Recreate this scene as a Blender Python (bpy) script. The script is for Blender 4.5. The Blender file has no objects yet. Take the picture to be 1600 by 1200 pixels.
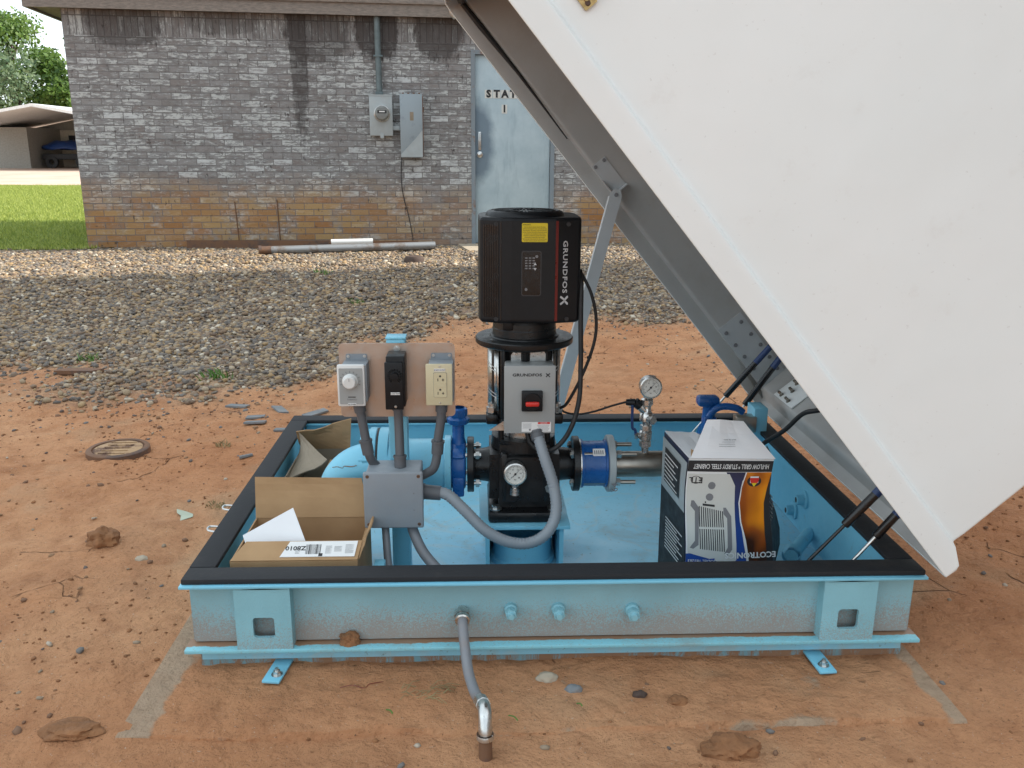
import bpy, bmesh, math, random
import numpy as np
from mathutils import Vector, Matrix
random.seed(7)
R = math.radians
scene = bpy.context.scene
COL = scene.collection

# ------------------------------------------------------------------ camera
cam = bpy.data.cameras.new("camera"); camo = bpy.data.objects.new("camera", cam); COL.objects.link(camo)
PITCH, YAW, ROLL = 0.26066, 0.04033, 0.00602
fw = Vector((math.sin(YAW)*math.cos(PITCH), math.cos(YAW)*math.cos(PITCH), -math.sin(PITCH)))
rt = Vector((math.cos(YAW), -math.sin(YAW), 0)); up = rt.cross(fw)
r2 = rt*math.cos(ROLL)+up*math.sin(ROLL); u2 = -rt*math.sin(ROLL)+up*math.cos(ROLL)
M3 = Matrix((r2, u2, -fw)).transposed()
camo.matrix_world = Matrix.Translation((-0.1964, -1.9284, 1.2552)) @ M3.to_4x4()
cam.sensor_width = 36; cam.lens = 1367.09/1600*36; cam.clip_start = 0.05; cam.clip_end = 3000
scene.camera = camo
scene.render.resolution_x = 1024; scene.render.resolution_y = 768

# ------------------------------------------------------------------ sky, sun, exposure
SUN_EL, SUN_AZ = R(35), R(9)          # azimuth measured from +X towards +Y
w = bpy.data.worlds.new("World"); scene.world = w; w.use_nodes = True
nt = w.node_tree; nt.nodes.clear()
out = nt.nodes.new('ShaderNodeOutputWorld'); bg = nt.nodes.new('ShaderNodeBackground')
sky = nt.nodes.new('ShaderNodeTexSky'); sky.sky_type = 'NISHITA'; sky.sun_disc = False
sky.sun_elevation = SUN_EL; sky.sun_rotation = R(90)-SUN_AZ; sky.dust_density = 2.0; sky.air_density = 1.0
tc = nt.nodes.new('ShaderNodeTexCoord'); mp = nt.nodes.new('ShaderNodeMapping'); mp.inputs['Scale'].default_value = (1, 1, 2.6)
nz = nt.nodes.new('ShaderNodeTexNoise'); nz.inputs['Scale'].default_value = 2.2; nz.inputs['Detail'].default_value = 7
cr = nt.nodes.new('ShaderNodeValToRGB'); cr.color_ramp.elements[0].position = .36; cr.color_ramp.elements[1].position = .62
cr.color_ramp.elements[0].color = (.45, .45, .45, 1); cr.color_ramp.elements[1].color = (.95, .95, .95, 1)
mx = nt.nodes.new('ShaderNodeMix'); mx.data_type = 'RGBA'; mx.inputs['B'].default_value = (7.7, 8.5, 8.9, 1)
nt.links.new(tc.outputs['Generated'], mp.inputs[0]); nt.links.new(mp.outputs[0], nz.inputs['Vector'])
nt.links.new(nz.outputs['Fac'], cr.inputs[0]); nt.links.new(cr.outputs[0], mx.inputs['Factor'])
nt.links.new(sky.outputs[0], mx.inputs['A']); nt.links.new(mx.outputs['Result'], bg.inputs['Color'])
bg.inputs['Strength'].default_value = 0.1; nt.links.new(bg.outputs[0], out.inputs[0])
sl = bpy.data.lights.new("sun", 'SUN'); sl.energy = 3.6; sl.angle = R(0.5); sl.color = (1, .93, .82)
so = bpy.data.objects.new("sun", sl); COL.objects.link(so)
S = Vector((math.cos(SUN_EL)*math.cos(SUN_AZ), math.cos(SUN_EL)*math.sin(SUN_AZ), math.sin(SUN_EL)))
so.rotation_euler = S.to_track_quat('Z', 'Y').to_euler(); so.location = (8, 0, 12)
scene.view_settings.view_transform = 'Standard'; scene.view_settings.look = 'None'
scene.view_settings.gamma = 1; scene.view_settings.exposure = 1.02

# ------------------------------------------------------------------ materials
class NT:
    def __init__(s, name):
        s.m = bpy.data.materials.new(name); s.m.use_nodes = True; s.t = s.m.node_tree
        s.b = s.t.nodes['Principled BSDF']; s.tc = s.t.nodes.new('ShaderNodeTexCoord'); s.P = s.tc.outputs['Object']
    def n(s, k): return s.t.nodes.new(k)
    def l(s, a, b):
        if isinstance(a, (int, float)): b.default_value = a
        elif isinstance(a, tuple): b.default_value = (*a, 1) if len(a) == 3 and b.type == 'RGBA' else a
        else: s.t.links.new(a, b)
    def noise(s, scale, detail=4, rough=.55, vec=None, dist=0):
        n = s.n('ShaderNodeTexNoise'); n.inputs['Scale'].default_value = scale; n.inputs['Detail'].default_value = detail
        n.inputs['Roughness'].default_value = rough; n.inputs['Distortion'].default_value = dist; s.l(vec or s.P, n.inputs['Vector']); return n.outputs['Fac']
    def vor(s, scale, feat='F1', vec=None, o='Distance'):
        n = s.n('ShaderNodeTexVoronoi'); n.feature = feat; n.inputs['Scale'].default_value = scale; s.l(vec or s.P, n.inputs['Vector']); return n.outputs[o]
    def ramp(s, f, *st, interp='LINEAR'):
        n = s.n('ShaderNodeValToRGB'); e = n.color_ramp.elements; n.color_ramp.interpolation = interp
        while len(e) < len(st): e.new(.5)
        for q, (p, c) in zip(e, st):
            q.position = p; q.color = (c, c, c, 1) if isinstance(c, (int, float)) else (*c, 1)
        s.l(f, n.inputs[0]); return n.outputs[0]
    def mix(s, f, a, b, mode='MIX'):
        n = s.n('ShaderNodeMix'); n.data_type = 'RGBA'; n.blend_type = mode
        s.l(f, n.inputs['Factor']); s.l(a, n.inputs['A']); s.l(b, n.inputs['B']); return n.outputs['Result']
    def math(s, op, a, b=0., c=0.):
        n = s.n('ShaderNodeMath'); n.operation = op
        for i, v in enumerate((a, b, c)): s.l(v, n.inputs[i])
        return n.outputs[0]
    def sep(s, vec=None):
        n = s.n('ShaderNodeSeparateXYZ'); s.l(vec or s.P, n.inputs[0]); return n.outputs
    def map(s, scale=(1, 1, 1), loc=(0, 0, 0), rot=(0, 0, 0), vec=None):
        n = s.n('ShaderNodeMapping'); n.inputs['Scale'].default_value = scale; n.inputs['Location'].default_value = loc
        n.inputs['Rotation'].default_value = rot; s.l(vec or s.P, n.inputs[0]); return n.outputs[0]
    def rng(s, v, a, b, c=0., d=1.):
        n = s.n('ShaderNodeMapRange'); n.interpolation_type = 'SMOOTHSTEP'
        for i, q in enumerate((v, a, b, c, d)): s.l(q, n.inputs[i])
        return n.outputs[0]
    def fin(s, col, rough=.5, metal=0., bump=None, bs=.3, bd=.01, spec=None):
        s.l(col, s.b.inputs['Base Color']); s.l(rough, s.b.inputs['Roughness']); s.l(metal, s.b.inputs['Metallic'])
        if spec is not None: s.l(spec, s.b.inputs['Specular IOR Level'])
        if bump is not None:
            n = s.n('ShaderNodeBump'); n.inputs['Strength'].default_value = bs; n.inputs['Distance'].default_value = bd
            s.l(bump, n.inputs['Height']); s.l(n.outputs[0], s.b.inputs['Normal'])
        return s.m
def sc(c, k): return tuple(min(1, x*k) for x in c)
def simple(name, c, rough=.5, metal=0., var=.12, scale=12, bs=.15, bd=.001, fine=220, dirt=0., dcol=(.33, .2, .12)):
    q = NT(name); f = q.noise(scale, 5)
    col = q.mix(q.ramp(f, (.3, 0.), (.7, 1.)), sc(c, 1-var), sc(c, 1+var))
    if dirt:
        g = q.noise(scale*2.3, 7, .7); col = q.mix(q.ramp(g, (.5, 0.), (.72, dirt)), col, dcol)
    rr = q.ramp(q.noise(scale*3, 4), (.3, max(0, rough-.1)), (.7, min(1, rough+.1)))
    return q.fin(col, rr, metal, q.noise(fine, 3), bs, bd)
M = {}
M['black'] = simple('black_cast_enamel', (.009, .0095, .0105), .34, dirt=.10, dcol=(.06, .055, .05), bs=.3, bd=.002, fine=150); M['black'].node_tree.nodes['Principled BSDF'].inputs['Specular IOR Level'].default_value = .4
M['blackplastic'] = simple('black_plastic', (.009, .010, .012), .42, var=.15, bs=.2, dirt=.05, dcol=(.05, .05, .055)); M['blackplastic'].node_tree.nodes['Principled BSDF'].inputs['Specular IOR Level'].default_value = .3
M['blackgloss'] = simple('black_gloss', (.01, .01, .011), .22)
M['steel'] = simple('stainless_steel', (.60, .59, .57), .30, 1., var=.15, scale=40)
M['zinc'] = simple('galvanised_zinc', (.62, .63, .62), .34, 1., var=.12, scale=60)
M['pipe_steel'] = simple('dull_pipe_steel', (.36, .33, .29), .38, 1., var=.25, scale=9)
M['alu'] = simple('brushed_aluminium_plate', (.55, .47, .41), .36, .8, var=.05)
M['valveblue'] = simple('valve_blue_enamel', (.01, .095, .32), .3, var=.15, bs=.35, bd=.003, fine=90)
M['greybox'] = simple('grey_painted_steel', (.34, .35, .345), .45, var=.03); M['lidgrey'] = simple('grey_fibreglass', (.5, .52, .53), .5, var=.05)
M['pvcgrey'] = simple('grey_pvc', (.25, .28, .31), .5, var=.05, dirt=.15, dcol=(.3, .25, .2))
M['pvcdark'] = simple('dark_grey_pvc', (.1, .105, .115), .45, var=.1)
M['conduit'] = simple('grey_conduit', (.21, .22, .24), .42, var=.08, dirt=.2)
M['rubber'] = simple('black_rubber', (.015, .015, .016), .6)
M['white'] = simple('white_plastic', (.72, .72, .7), .4, var=.02)
M['ivory'] = simple('ivory_plastic', (.62, .55, .36), .38, var=.03)
M['paper'] = simple('white_paper', (.82, .83, .85), .8, var=.02)
M['label'] = simple('printed_label_white', (.78, .78, .77), .5, var=.02)
M['ink'] = simple('black_ink', (.02, .02, .022), .6)
M['greyink'] = simple('grey_ink', (.2, .2, .21), .6)
M['yellow'] = simple('yellow_sticker', (.72, .56, .02), .5, var=.04)
M['red'] = simple('red_plastic', (.65, .03, .02), .4)
M['darkred'] = simple('dark_red_strip', (.16, .015, .012), .35)
M['silverprint'] = simple('silver_lettering', (.55, .56, .58), .4)
M['dial'] = simple('dial_face', (.62, .62, .58), .4, var=.03)
M['glass'] = simple('gauge_glass_rim', (.5, .5, .5), .15, 1.)
M['bluecord'] = simple('blue_plastic', (.015, .045, .15), .4)
M['brass'] = simple('tarnished_brass', (.45, .32, .14), .45, .8, var=.3, scale=60)
M['clod'] = simple('dirt_clod', (.25, .115, .05), .95, var=.3, bs=.8, bd=.01, fine=60)
M['grass'] = simple('grass_blade', (.09, .2, .03), .6, var=.3)
M['drygrass'] = simple('dry_grass', (.3, .24, .12), .8, var=.3)
M['shingle'] = simple('grey_slate_chip', (.19, .205, .215), .7, var=.2, bs=.5, bd=.004, dirt=.3)
M['orange'] = simple('heater_orange', (.75, .25, .02), .4, var=.1)

def paint_blue():
    q = NT('light_blue_paint'); base = q.mix(q.ramp(q.noise(3, 5), (.3, 0.), (.7, 1.)), (.19, .53, .70), (.22, .57, .74))
    n = q.noise(14, 8, .7); col = q.mix(q.ramp(n, (.60, 0.), (.75, .55)), base, (.27, .25, .2))
    col = q.mix(q.ramp(q.noise(120, 5, .7), (.64, 0.), (.7, .4)), col, (.12, .1, .08))
    return q.fin(col, q.ramp(n, (.4, .32), (.7, .6)), 0, q.noise(40, 4), .15, .003)
M['blue'] = paint_blue()
def floormat():
    q = NT('dusty_blue_floor_paint'); base = q.mix(q.ramp(q.noise(2.5, 5), (.3, 0.), (.7, 1.)), (.25, .57, .72), (.28, .60, .75))
    d = q.noise(4.5, 8, .72, None, .6); col = q.mix(q.ramp(d, (.54, 0.), (.74, .6)), base, (.38, .33, .26)); col = q.mix(q.ramp(q.noise(70, 4, .7), (.63, 0.), (.69, .6)), col, (.13, .10, .07))
    w = q.noise(3, 3, .5, q.map(loc=(4, 4, 4)), 1.5); col = q.mix(q.ramp(w, (.47, 0.), (.5, .25), (.53, 0.)), col, (.5, .5, .45)); return q.fin(col, q.ramp(d, (.4, .3), (.65, .7)), 0, q.noise(30, 4), .15, .003)
M['floor'] = floormat()
def skid_paint(name, zlo, zhi, amt, top=(.25, .46, .52)):
    # splashed red mud, thickest near the bottom flange (real stain with its own edge)
    q = NT(name); x, y, z = q.sep()
    base = q.mix(q.ramp(q.noise(5, 5), (.3, 0.), (.7, 1.)), sc(top, .92), sc(top, 1.12))
    sp = q.noise(330, 3, .6); sp2 = q.noise(150, 5, .7); big = q.noise(6, 5, .6)
    f = q.math('ADD', q.math('MULTIPLY', q.rng(z, zlo, zhi, 1., 0.), amt), q.math('MULTIPLY', q.math('SUBTRACT', big, .5), .3))
    m = q.ramp(q.math('ADD', f, q.math('MULTIPLY', q.math('SUBTRACT', sp, .5), 1.5)), (.30, 0.), (.62, 1.)); m2 = q.ramp(q.math('ADD', f, q.math('MULTIPLY', q.math('SUBTRACT', sp2, .5), .9)), (.35, 0.), (.9, .55))
    col = q.mix(m2, base, (.37, .31, .27)); col = q.mix(q.math('MULTIPLY', m, .6), col, (.33, .195, .13))
    low = q.ramp(q.math('ADD', q.math('MULTIPLY', q.rng(z, .14, .06), .75), q.math('ADD', q.math('MULTIPLY', q.noise(8, 4, .6), .7), q.math('MULTIPLY', q.noise(70, 5, .75), .8))), (1.05, 0.), (1.35, .8)); col = q.mix(low, col, (.30, .15, .085))
    return q.fin(col, .6, 0, q.noise(260, 4), .4, .002)
M['skidweb'] = skid_paint('mud_spattered_blue_paint', .06, .24, .66)
M['skidplate'] = skid_paint('blue_paint_light_spatter', .06, .22, .42, (.24, .50, .58))
def drip():
    q = NT('dripped_blue_paint_over_mud'); v = q.map((17, 17, 3.5)); a = q.noise(1, 8, .85, v, .6); b = q.noise(3, 5, .7)
    f = q.math('ADD', a, q.math('MULTIPLY', b, .35)); f2 = q.ramp(f, (.66, 0.), (.76, .8))
    col = q.mix(f2, (.27, .15, .085), (.16, .38, .46)); return q.fin(col, .8, 0, q.noise(90, 5), .5, .004)
M['drip'] = drip()
def bottomflange():
    q = NT('bottom_flange_paint'); x, y, z = q.sep()
    n = q.noise(22, 7, .7); e = q.math('ADD', q.rng(y, .008, .05, 0., 1.), q.math('MULTIPLY', n, .8))
    e = q.math('ADD', e, q.rng(x, 0.2, -.7, 0.03, .22))
    f = q.ramp(e, (.74, 0.), (.82, 1.)); col = q.mix(f, (.24, .58, .68), (.3, .17, .1)); col = q.mix(q.ramp(q.noise(160, 5, .8), (.56, 0.), (.66, .6)), col, (.32, .22, .15)); col = q.mix(q.ramp(q.noise(5, 6, .7), (.5, 0.), (.75, .6)), col, (.27, .25, .21))
    return q.fin(col, .55, 0, n, .4, .004)
M['flangepaint'] = bottomflange()
def gasket():
    q = NT('black_foam_gasket'); n = q.noise(70, 6, .7)
    col = q.mix(q.ramp(q.noise(6, 6, .7), (.55, 0.), (.8, .6)), (.013, .014, .017), (.06, .05, .045))
    return q.fin(col, .75, 0, n, .6, .002)
M['gasket'] = gasket()
def lidmat():
    q = NT('white_fibreglass'); a = q.noise(1.3, 5, .6); d = q.noise(9, 8, .75)
    col = q.mix(q.ramp(a, (.3, 0.), (.7, 1.)), (.80, .83, .82), (.86, .88, .87))
    col = q.mix(q.ramp(d, (.6, 0.), (.78, .25)), col, (.62, .58, .54))
    sv = q.map((60, 1.3, 60), rot=(0, R(40), 0)); scr = q.noise(1.5, 2, .5, sv)
    col = q.mix(q.ramp(scr, (.7, 0.), (.74, .35)), col, (.6, .59, .57))
    return q.fin(col, .33, 0, q.noise(2.2, 3), .35, .02)
M['lid'] = lidmat(); M['lidin'] = simple('shaded_inside_fibreglass', (.44, .435, .42), .5, var=.08, scale=3, dirt=.25, dcol=(.3, .25, .2))  # lid inside: shade under the lid put into its grey, with dirt blotches
def cardboard():
    q = NT('corrugated_cardboard'); v = q.map((1, 300, 300)); n = q.noise(3, 3, .5, v)
    col = q.mix(q.ramp(q.noise(8, 5), (.3, 0.), (.7, 1.)), (.36, .215, .105), (.46, .29, .15))
    return q.fin(col, .85, 0, n, .2, .001)
M['card'] = cardboard(); M['meterface'] = simple('meter_glass', (.22, .23, .22), .2)
M['cardgrey'] = simple('cardboard_outside', (.27, .22, .16), .8)
def dirt_nodes(q):
    P = q.P; a = q.noise(.9, 6, .6); b = q.noise(7, 7, .65); c = q.noise(60, 6, .7)
    col = q.mix(q.ramp(a, (.33, 0.), (.66, 1.)), (.48, .215, .100), (.62, .335, .180))
    col = q.mix(q.ramp(b, (.45, 0.), (.72, .6)), col, (.31, .125, .055))
    col = q.mix(q.ramp(c, (.55, 0.), (.72, .5)), col, (.17, .075, .035))
    col = q.mix(q.ramp(q.noise(2.3, 4, .5, q.map(loc=(3, 9, 1))), (.56, 0.), (.7, .6)), col, (.50, .33, .20))
    sp = q.noise(190, 2, .5); col = q.mix(q.ramp(sp, (.68, 0.), (.72, .8)), col, (.1, .065, .045))
    sp2 = q.noise(150, 2, .5, q.map(loc=(5, 5, 5))); col = q.mix(q.ramp(sp2, (.70, 0.), (.74, .7)), col, (.6, .5, .4))
    pt = q.noise(1.1, 5, .6, q.map(loc=(1, 4, 7))); col = q.mix(q.ramp(pt, (.60, 0.), (.72, .35)), col, (.13, .075, .05))
    # drying cracks, only where a mask lets them show
    wv = q.mix(.14, P, q.n('ShaderNodeTexNoise').outputs['Color']); ed = q.vor(3.4, 'DISTANCE_TO_EDGE', wv)
    ck = q.math('MULTIPLY', q.ramp(ed, (.0, 1.), (.008, 0.)), q.ramp(q.noise(1.9, 4, .6, q.map(loc=(2, 0, 4))), (.57, 0.), (.63, 1.)))
    col = q.mix(q.math('MULTIPLY', ck, .6), col, (.10, .045, .025))
    h = q.math('ADD', q.math('MULTIPLY', b, .7), q.math('MULTIPLY', c, .35)); h = q.math('SUBTRACT', h, q.math('MULTIPLY', ck, .9))
    h = q.math('ADD', h, q.math('MULTIPLY', q.noise(23, 6, .6), .9))
    return col, h
def ground_mat():
    q = NT('red_dirt'); col, h = dirt_nodes(q)
    g = q.n('ShaderNodeAttribute'); g.attribute_name = 'gravel'; gf = g.outputs['Fac']
    v = q.vor(38, 'F1', None, 'Color'); gc = q.ramp(v, (0, (.14, .14, .15)), (.35, (.26, .21, .16)), (.6, (.34, .26, .17)), (1, (.5, .44, .34)))
    col = q.mix(gf, col, gc); h = q.math('SUBTRACT', h, q.math('MULTIPLY', gf, q.vor(38)))
    return q.fin(col, .92, 0, h, 1., .034, .2)
M['ground'] = ground_mat()
def pad_mat():
    q = NT('dirt_covered_concrete'); col, h = dirt_nodes(q); x, y, z = q.sep()
    cc = q.mix(q.ramp(q.noise(16, 6, .7), (.3, 0.), (.7, 1.)), (.34, .27, .195), (.47, .38, .28))
    n = q.noise(7, 7, .65); n2 = q.noise(2.4, 4, .6)
    e = q.math('MAXIMUM', q.rng(x, -.88, -.98), q.rng(x, .83, .92)); e = q.math('MAXIMUM', e, q.math('MULTIPLY', q.rng(y, -.2, -.27), .5))
    f = q.ramp(q.math('ADD', q.math('MULTIPLY', e, .42), q.math('MULTIPLY', q.math('ADD', n, n2), .75)), (.93, 0.), (1.14, .75))
    col = q.mix(f, col, cc); return q.fin(col, .92, 0, h, 1., .03, .2)
M['pad'] = pad_mat()
def pebble_mat():
    q = NT('river_pebbles'); g = q.n('ShaderNodeNewGeometry'); r = g.outputs['Random Per Island']
    col = q.ramp(r, (0, (.10, .098, .095)), (.13, (.20, .18, .155)), (.28, (.145, .10, .07)), (.42, (.32, .24, .15)), (.56, (.21, .145, .095)), (.68, (.37, .25, .125)), (.80, (.13, .125, .12)), (.88, (.42, .34, .24)), (.965, (.62, .56, .45)), interp='CONSTANT')
    col = q.mix(.22, col, q.ramp(q.noise(50, 4), (.3, (.13, .08, .05)), (.7, (.34, .23, .14))), 'MIX')
    return q.fin(col, .75, 0, q.noise(160, 3), .3, .003)
M['pebble'] = pebble_mat()
q = NT('dusty_loose_stones'); g = q.n('ShaderNodeNewGeometry'); M['loosepebble'] = q.fin(q.ramp(g.outputs['Random Per Island'], (0, (.20, .11, .065)), (.3, (.13, .10, .085)), (.45, (.26, .15, .08)), (.65, (.30, .23, .16)), (.8, (.17, .16, .15)), (.93, (.45, .38, .30)), interp='CONSTANT'), .85)
def grass_ground():
    q = NT('lawn_soil'); a = q.noise(1.2, 5); b = q.noise(20, 6, .7); bl = q.noise(4, 4, .6, q.map((30, 4, 1)))
    col = q.mix(q.ramp(a, (.3, 0.), (.7, 1.)), (.2, .27, .045), (.27, .35, .07)); col = q.mix(q.ramp(b, (.35, .5), (.7, 0.)), col, (.055, .12, .02))
    col = q.mix(q.ramp(bl, (.5, 0.), (.7, .3)), col, (.24, .27, .09)); return q.fin(col, .9, 0, b, 1., .06, .1)
M['lawn'] = grass_ground()
def brick(name, soldier=False):
    q = NT(name); x, y, z = q.sep(q.tc.outputs['Object'])
    cb = q.n('ShaderNodeCombineXYZ')
    if soldier: q.l(z, cb.inputs[0]); q.l(x, cb.inputs[1])
    else: q.l(x, cb.inputs[0]); q.l(z, cb.inputs[1])
    jit = q.mix(.006, cb.outputs[0], q.n('ShaderNodeTexNoise').outputs['Color'], 'ADD')
    b = q.n('ShaderNodeTexBrick'); q.l(cb.outputs[0], b.inputs['Vector']); b.inputs['Scale'].default_value = 1
    b.inputs['Brick Width'].default_value = .205; b.inputs['Row Height'].default_value = .0685; b.inputs['Mortar Size'].default_value = .0045
    b.inputs['Mortar Smooth'].default_value = .35; b.inputs['Color1'].default_value = (0, 0, 0, 1); b.inputs['Color2'].default_value = (1, 1, 1, 1); b.inputs['Mortar'].default_value = (0, 0, 0, 1)
    if soldier: b.offset = 0.; b.inputs['Brick Width'].default_value = .4
    rnd, mort = b.outputs['Color'], b.outputs['Fac']
    rs = q.n('ShaderNodeSeparateColor'); q.l(rnd, rs.inputs[0]); r = rs.outputs[0]
    hv = q.n('ShaderNodeTexWhiteNoise'); hv.noise_dimensions = '1D'; q.l(q.math('MULTIPLY', r, 913.7), hv.inputs['W']); hr = q.sep(hv.outputs['Color'])
    base = q.ramp(hr[0], (0, (.175, .158, .15)), (.25, (.235, .22, .212)), (.5, (.27, .26, .258)), (.75, (.21, .18, .168)), (1, (.30, .295, .29)))
    big = q.noise(1.3, 5, .6); col = q.mix(q.ramp(big, (.35, 0.), (.65, .5)), base, (.24, .232, .228))
    # old whitewash flaking off brick by brick
    sv = q.map((11, 9, 42)) if not soldier else q.map((38, 9, 9))
    ofs = q.n('ShaderNodeVectorMath'); ofs.operation = 'MULTIPLY_ADD'; q.l(hv.outputs['Color'], ofs.inputs[0]); ofs.inputs[1].default_value = (37, 37, 37); q.l(sv, ofs.inputs[2]); bv = ofs.outputs[0]
    fl = q.noise(1.0, 7, .72, bv); fl3 = q.noise(.35, 3, .5, bv); patchy = q.noise(1.9, 4, .6)
    f = q.math('ADD', q.math('ADD', fl, q.math('MULTIPLY', patchy, .30)), q.math('MULTIPLY', hr[1], .13))
    k1 = .8 if soldier else 1.
    col = q.mix(q.math('MULTIPLY', q.ramp(f, (.62, 0.), (.74, .62)), k1), col, (.30, .315, .32)); col = q.mix(q.math('MULTIPLY', q.ramp(f, (.765, 0.), (.79, .85)), k1), col, (.55, .57, .56))
    whole = q.math('MULTIPLY', q.ramp(hr[2], (.945, 0.), (.95, .8)), q.ramp(fl, (.40, .15), (.5, 1.))); col = q.mix(q.math('MULTIPLY', whole, k1), col, (.56, .585, .59))
    dk = q.noise(1.2, 7, .7, bv); col = q.mix(q.ramp(dk, (.56, 0.), (.66, .65)), col, (.095, .085, .09))
    dk2 = q.noise(9, 8, .75); col = q.mix(q.ramp(dk2, (.5, 0.), (.75, .5)), col, (.11, .10, .105))
    # blotchy ochre band at the foot, fading upwards
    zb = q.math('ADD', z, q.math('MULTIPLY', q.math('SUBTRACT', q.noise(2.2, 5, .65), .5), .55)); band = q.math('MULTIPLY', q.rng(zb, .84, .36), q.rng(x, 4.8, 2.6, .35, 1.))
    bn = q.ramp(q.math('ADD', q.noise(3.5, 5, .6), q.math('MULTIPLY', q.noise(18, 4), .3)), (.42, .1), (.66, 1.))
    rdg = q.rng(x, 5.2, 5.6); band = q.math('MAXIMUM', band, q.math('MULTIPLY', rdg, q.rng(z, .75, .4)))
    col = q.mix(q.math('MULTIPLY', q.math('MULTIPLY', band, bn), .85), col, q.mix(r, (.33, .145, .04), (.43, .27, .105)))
    mc = q.mix(q.noise(30, 4), (.13, .12, .12), (.25, .24, .235)) if not soldier else q.mix(q.noise(30, 4), (.10, .095, .095), (.17, .16, .155)); mk = q.math('MULTIPLY', mort, q.ramp(q.noise(5, 5, .7), (.3, .55), (.6, 1.))); col = q.mix(mk, col, mc)
    # black water stains under the eave, each with its own outline
    def streak(x0, wd, zl, k):
        d = q.math('ABSOLUTE', q.math('SUBTRACT', q.math('ADD', x, q.math('MULTIPLY', q.noise(6, 3), .12)), x0+.06))
        m = q.math('MULTIPLY', q.rng(d, wd, wd*.2), q.rng(z, zl, 2.35)); m = q.math('ADD', m, q.math('ADD', q.math('MULTIPLY', q.noise(11, 5, .7), .8), q.math('MULTIPLY', q.noise(1, 5, .7, q.map((40, 40, 9))), .6)))
        return q.math('MULTIPLY', q.ramp(m, (.80, 0.), (1.75, 1.)), k)
    for a in ((2.38, .13, .8, .65), (3.22, .3, 1.9, .8), (3.9, .35, 1.9, .7), (.6, .5, 2.0, .6), (2.6, .45, 1.8, .6), (1.6, .5, 2.2, .4)):
        col = q.mix(streak(*a), col, (.05, .042, .04))
    hh = q.math('ADD', q.math('MULTIPLY', mort, -1.), q.math('ADD', q.math('MULTIPLY', q.noise(60, 5, .7), .7), q.math('MULTIPLY', hr[1], .4)))
    return q.fin(col, .88, 0, hh, .8, .008, .2)
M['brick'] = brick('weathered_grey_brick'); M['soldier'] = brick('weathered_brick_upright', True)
def fascia():
    q = NT('rusty_fascia'); n = q.noise(5, 7, .7, q.map((3, 3, 14))); col = q.ramp(n, (.3, (.14, .12, .105)), (.5, (.22, .19, .165)), (.7, (.31, .265, .225)))
    return q.fin(col, .75, .0, n, .3, .004)
M['fascia'] = fascia()
def doormat():
    q = NT('pale_blue_worn_door_paint'); x, y, z = q.sep()
    n = q.noise(3, 7, .7); col = q.mix(q.ramp(n, (.3, 0.), (.7, 1.)), (.34, .44, .49), (.46, .56, .60))
    st = q.noise(2.2, 6, .6, q.map((7, 7, 1.2))); col = q.mix(q.ramp(st, (.55, 0.), (.75, .45)), col, (.2, .28, .33))
    hz = q.math('MULTIPLY', q.rng(x, 4.7, 4.3), q.rng(q.math('ABSOLUTE', q.math('SUBTRACT', z, 1.15)), .75, .1))
    m = q.ramp(q.math('ADD', hz, q.math('MULTIPLY', q.noise(4, 6, .65), .6)), (.62, 0.), (1.15, .85)); col = q.mix(m, col, (.10, .15, .2))
    return q.fin(col, .5, 0, n, .15, .004)
M['door'] = doormat(); M['conduitold'] = simple('aged_conduit', (.13, .17, .18), .6, .2, var=.2)
def rusty(name, a, b, lo=.5, hi=.62, rough=.7, metal=.3, scale=6):
    q = NT(name); n = q.noise(scale, 8, .7); col = q.mix(q.ramp(n, (lo, 0.), (hi, 1.)), a, b); return q.fin(col, rough, metal, n, .4, .003)
M['rust'] = rusty('rusted_steel', (.17, .085, .045), (.09, .06, .05), metal=.1)
M['panelgrey'] = rusty('weathered_grey_enclosure', (.28, .33, .36), (.19, .22, .25), .48, .6, .5, .2, 3)
M['metergrey'] = simple('meter_box_grey', (.36, .4, .41), .45, var=.06, dirt=.15)
M['oldpipe'] = rusty('old_galvanised_pipe', (.27, .28, .29), (.17, .12, .09), .5, .66, .5, .5)
M['concrete'] = simple('concrete', (.4, .34, .26), .9, bs=.6, bd=.004, fine=50, dirt=.4)
M['wood'] = simple('dark_wood', (.07, .045, .035), .8)
M['frame'] = rusty('door_frame_paint', (.2, .24, .27), (.2, .1, .05), .55, .68, .6, .0)
M['siding'] = simple('metal_siding', (.3, .3, .29), .6)
M['carroof'] = simple('carport_white_roof', (.75, .76, .75), .5)
M['block'] = simple('grey_block_wall', (.32, .31, .28), .9)
M['cardoor'] = simple('tan_door_paint', (.62, .56, .46), .6)
M['tarp'] = simple('blue_tarp', (.006, .035, .15), .5, var=.3)
M['bark'] = simple('tree_bark', (.09, .065, .05), .9, bs=.6, bd=.02, fine=20)
def leafmat(name, a, b):
    q = NT(name); g = q.n('ShaderNodeNewGeometry'); col = q.mix(g.outputs['Random Per Island'], a, b)
    q.fin(col, .55); q.b.inputs['Transmission Weight'].default_value = 0
    tr = q.n('ShaderNodeBsdfTranslucent'); q.l(col, tr.inputs[0]); ms = q.n('ShaderNodeMixShader'); ms.inputs[0].default_value = .35
    o = q.t.nodes['Material Output']; q.l(q.b.outputs[0], ms.inputs[1]); q.l(tr.outputs[0], ms.inputs[2]); q.l(ms.outputs[0], o.inputs[0]); return q.m
M['leaf'] = leafmat('bright_green_leaves', (.05, .12, .02), (.17, .28, .05)); M['leafblue'] = leafmat('grey_green_leaves', (.06, .12, .06), (.17, .24, .12))
M['blade'] = leafmat('grass_blades', (.19, .25, .04), (.44, .48, .12))

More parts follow.
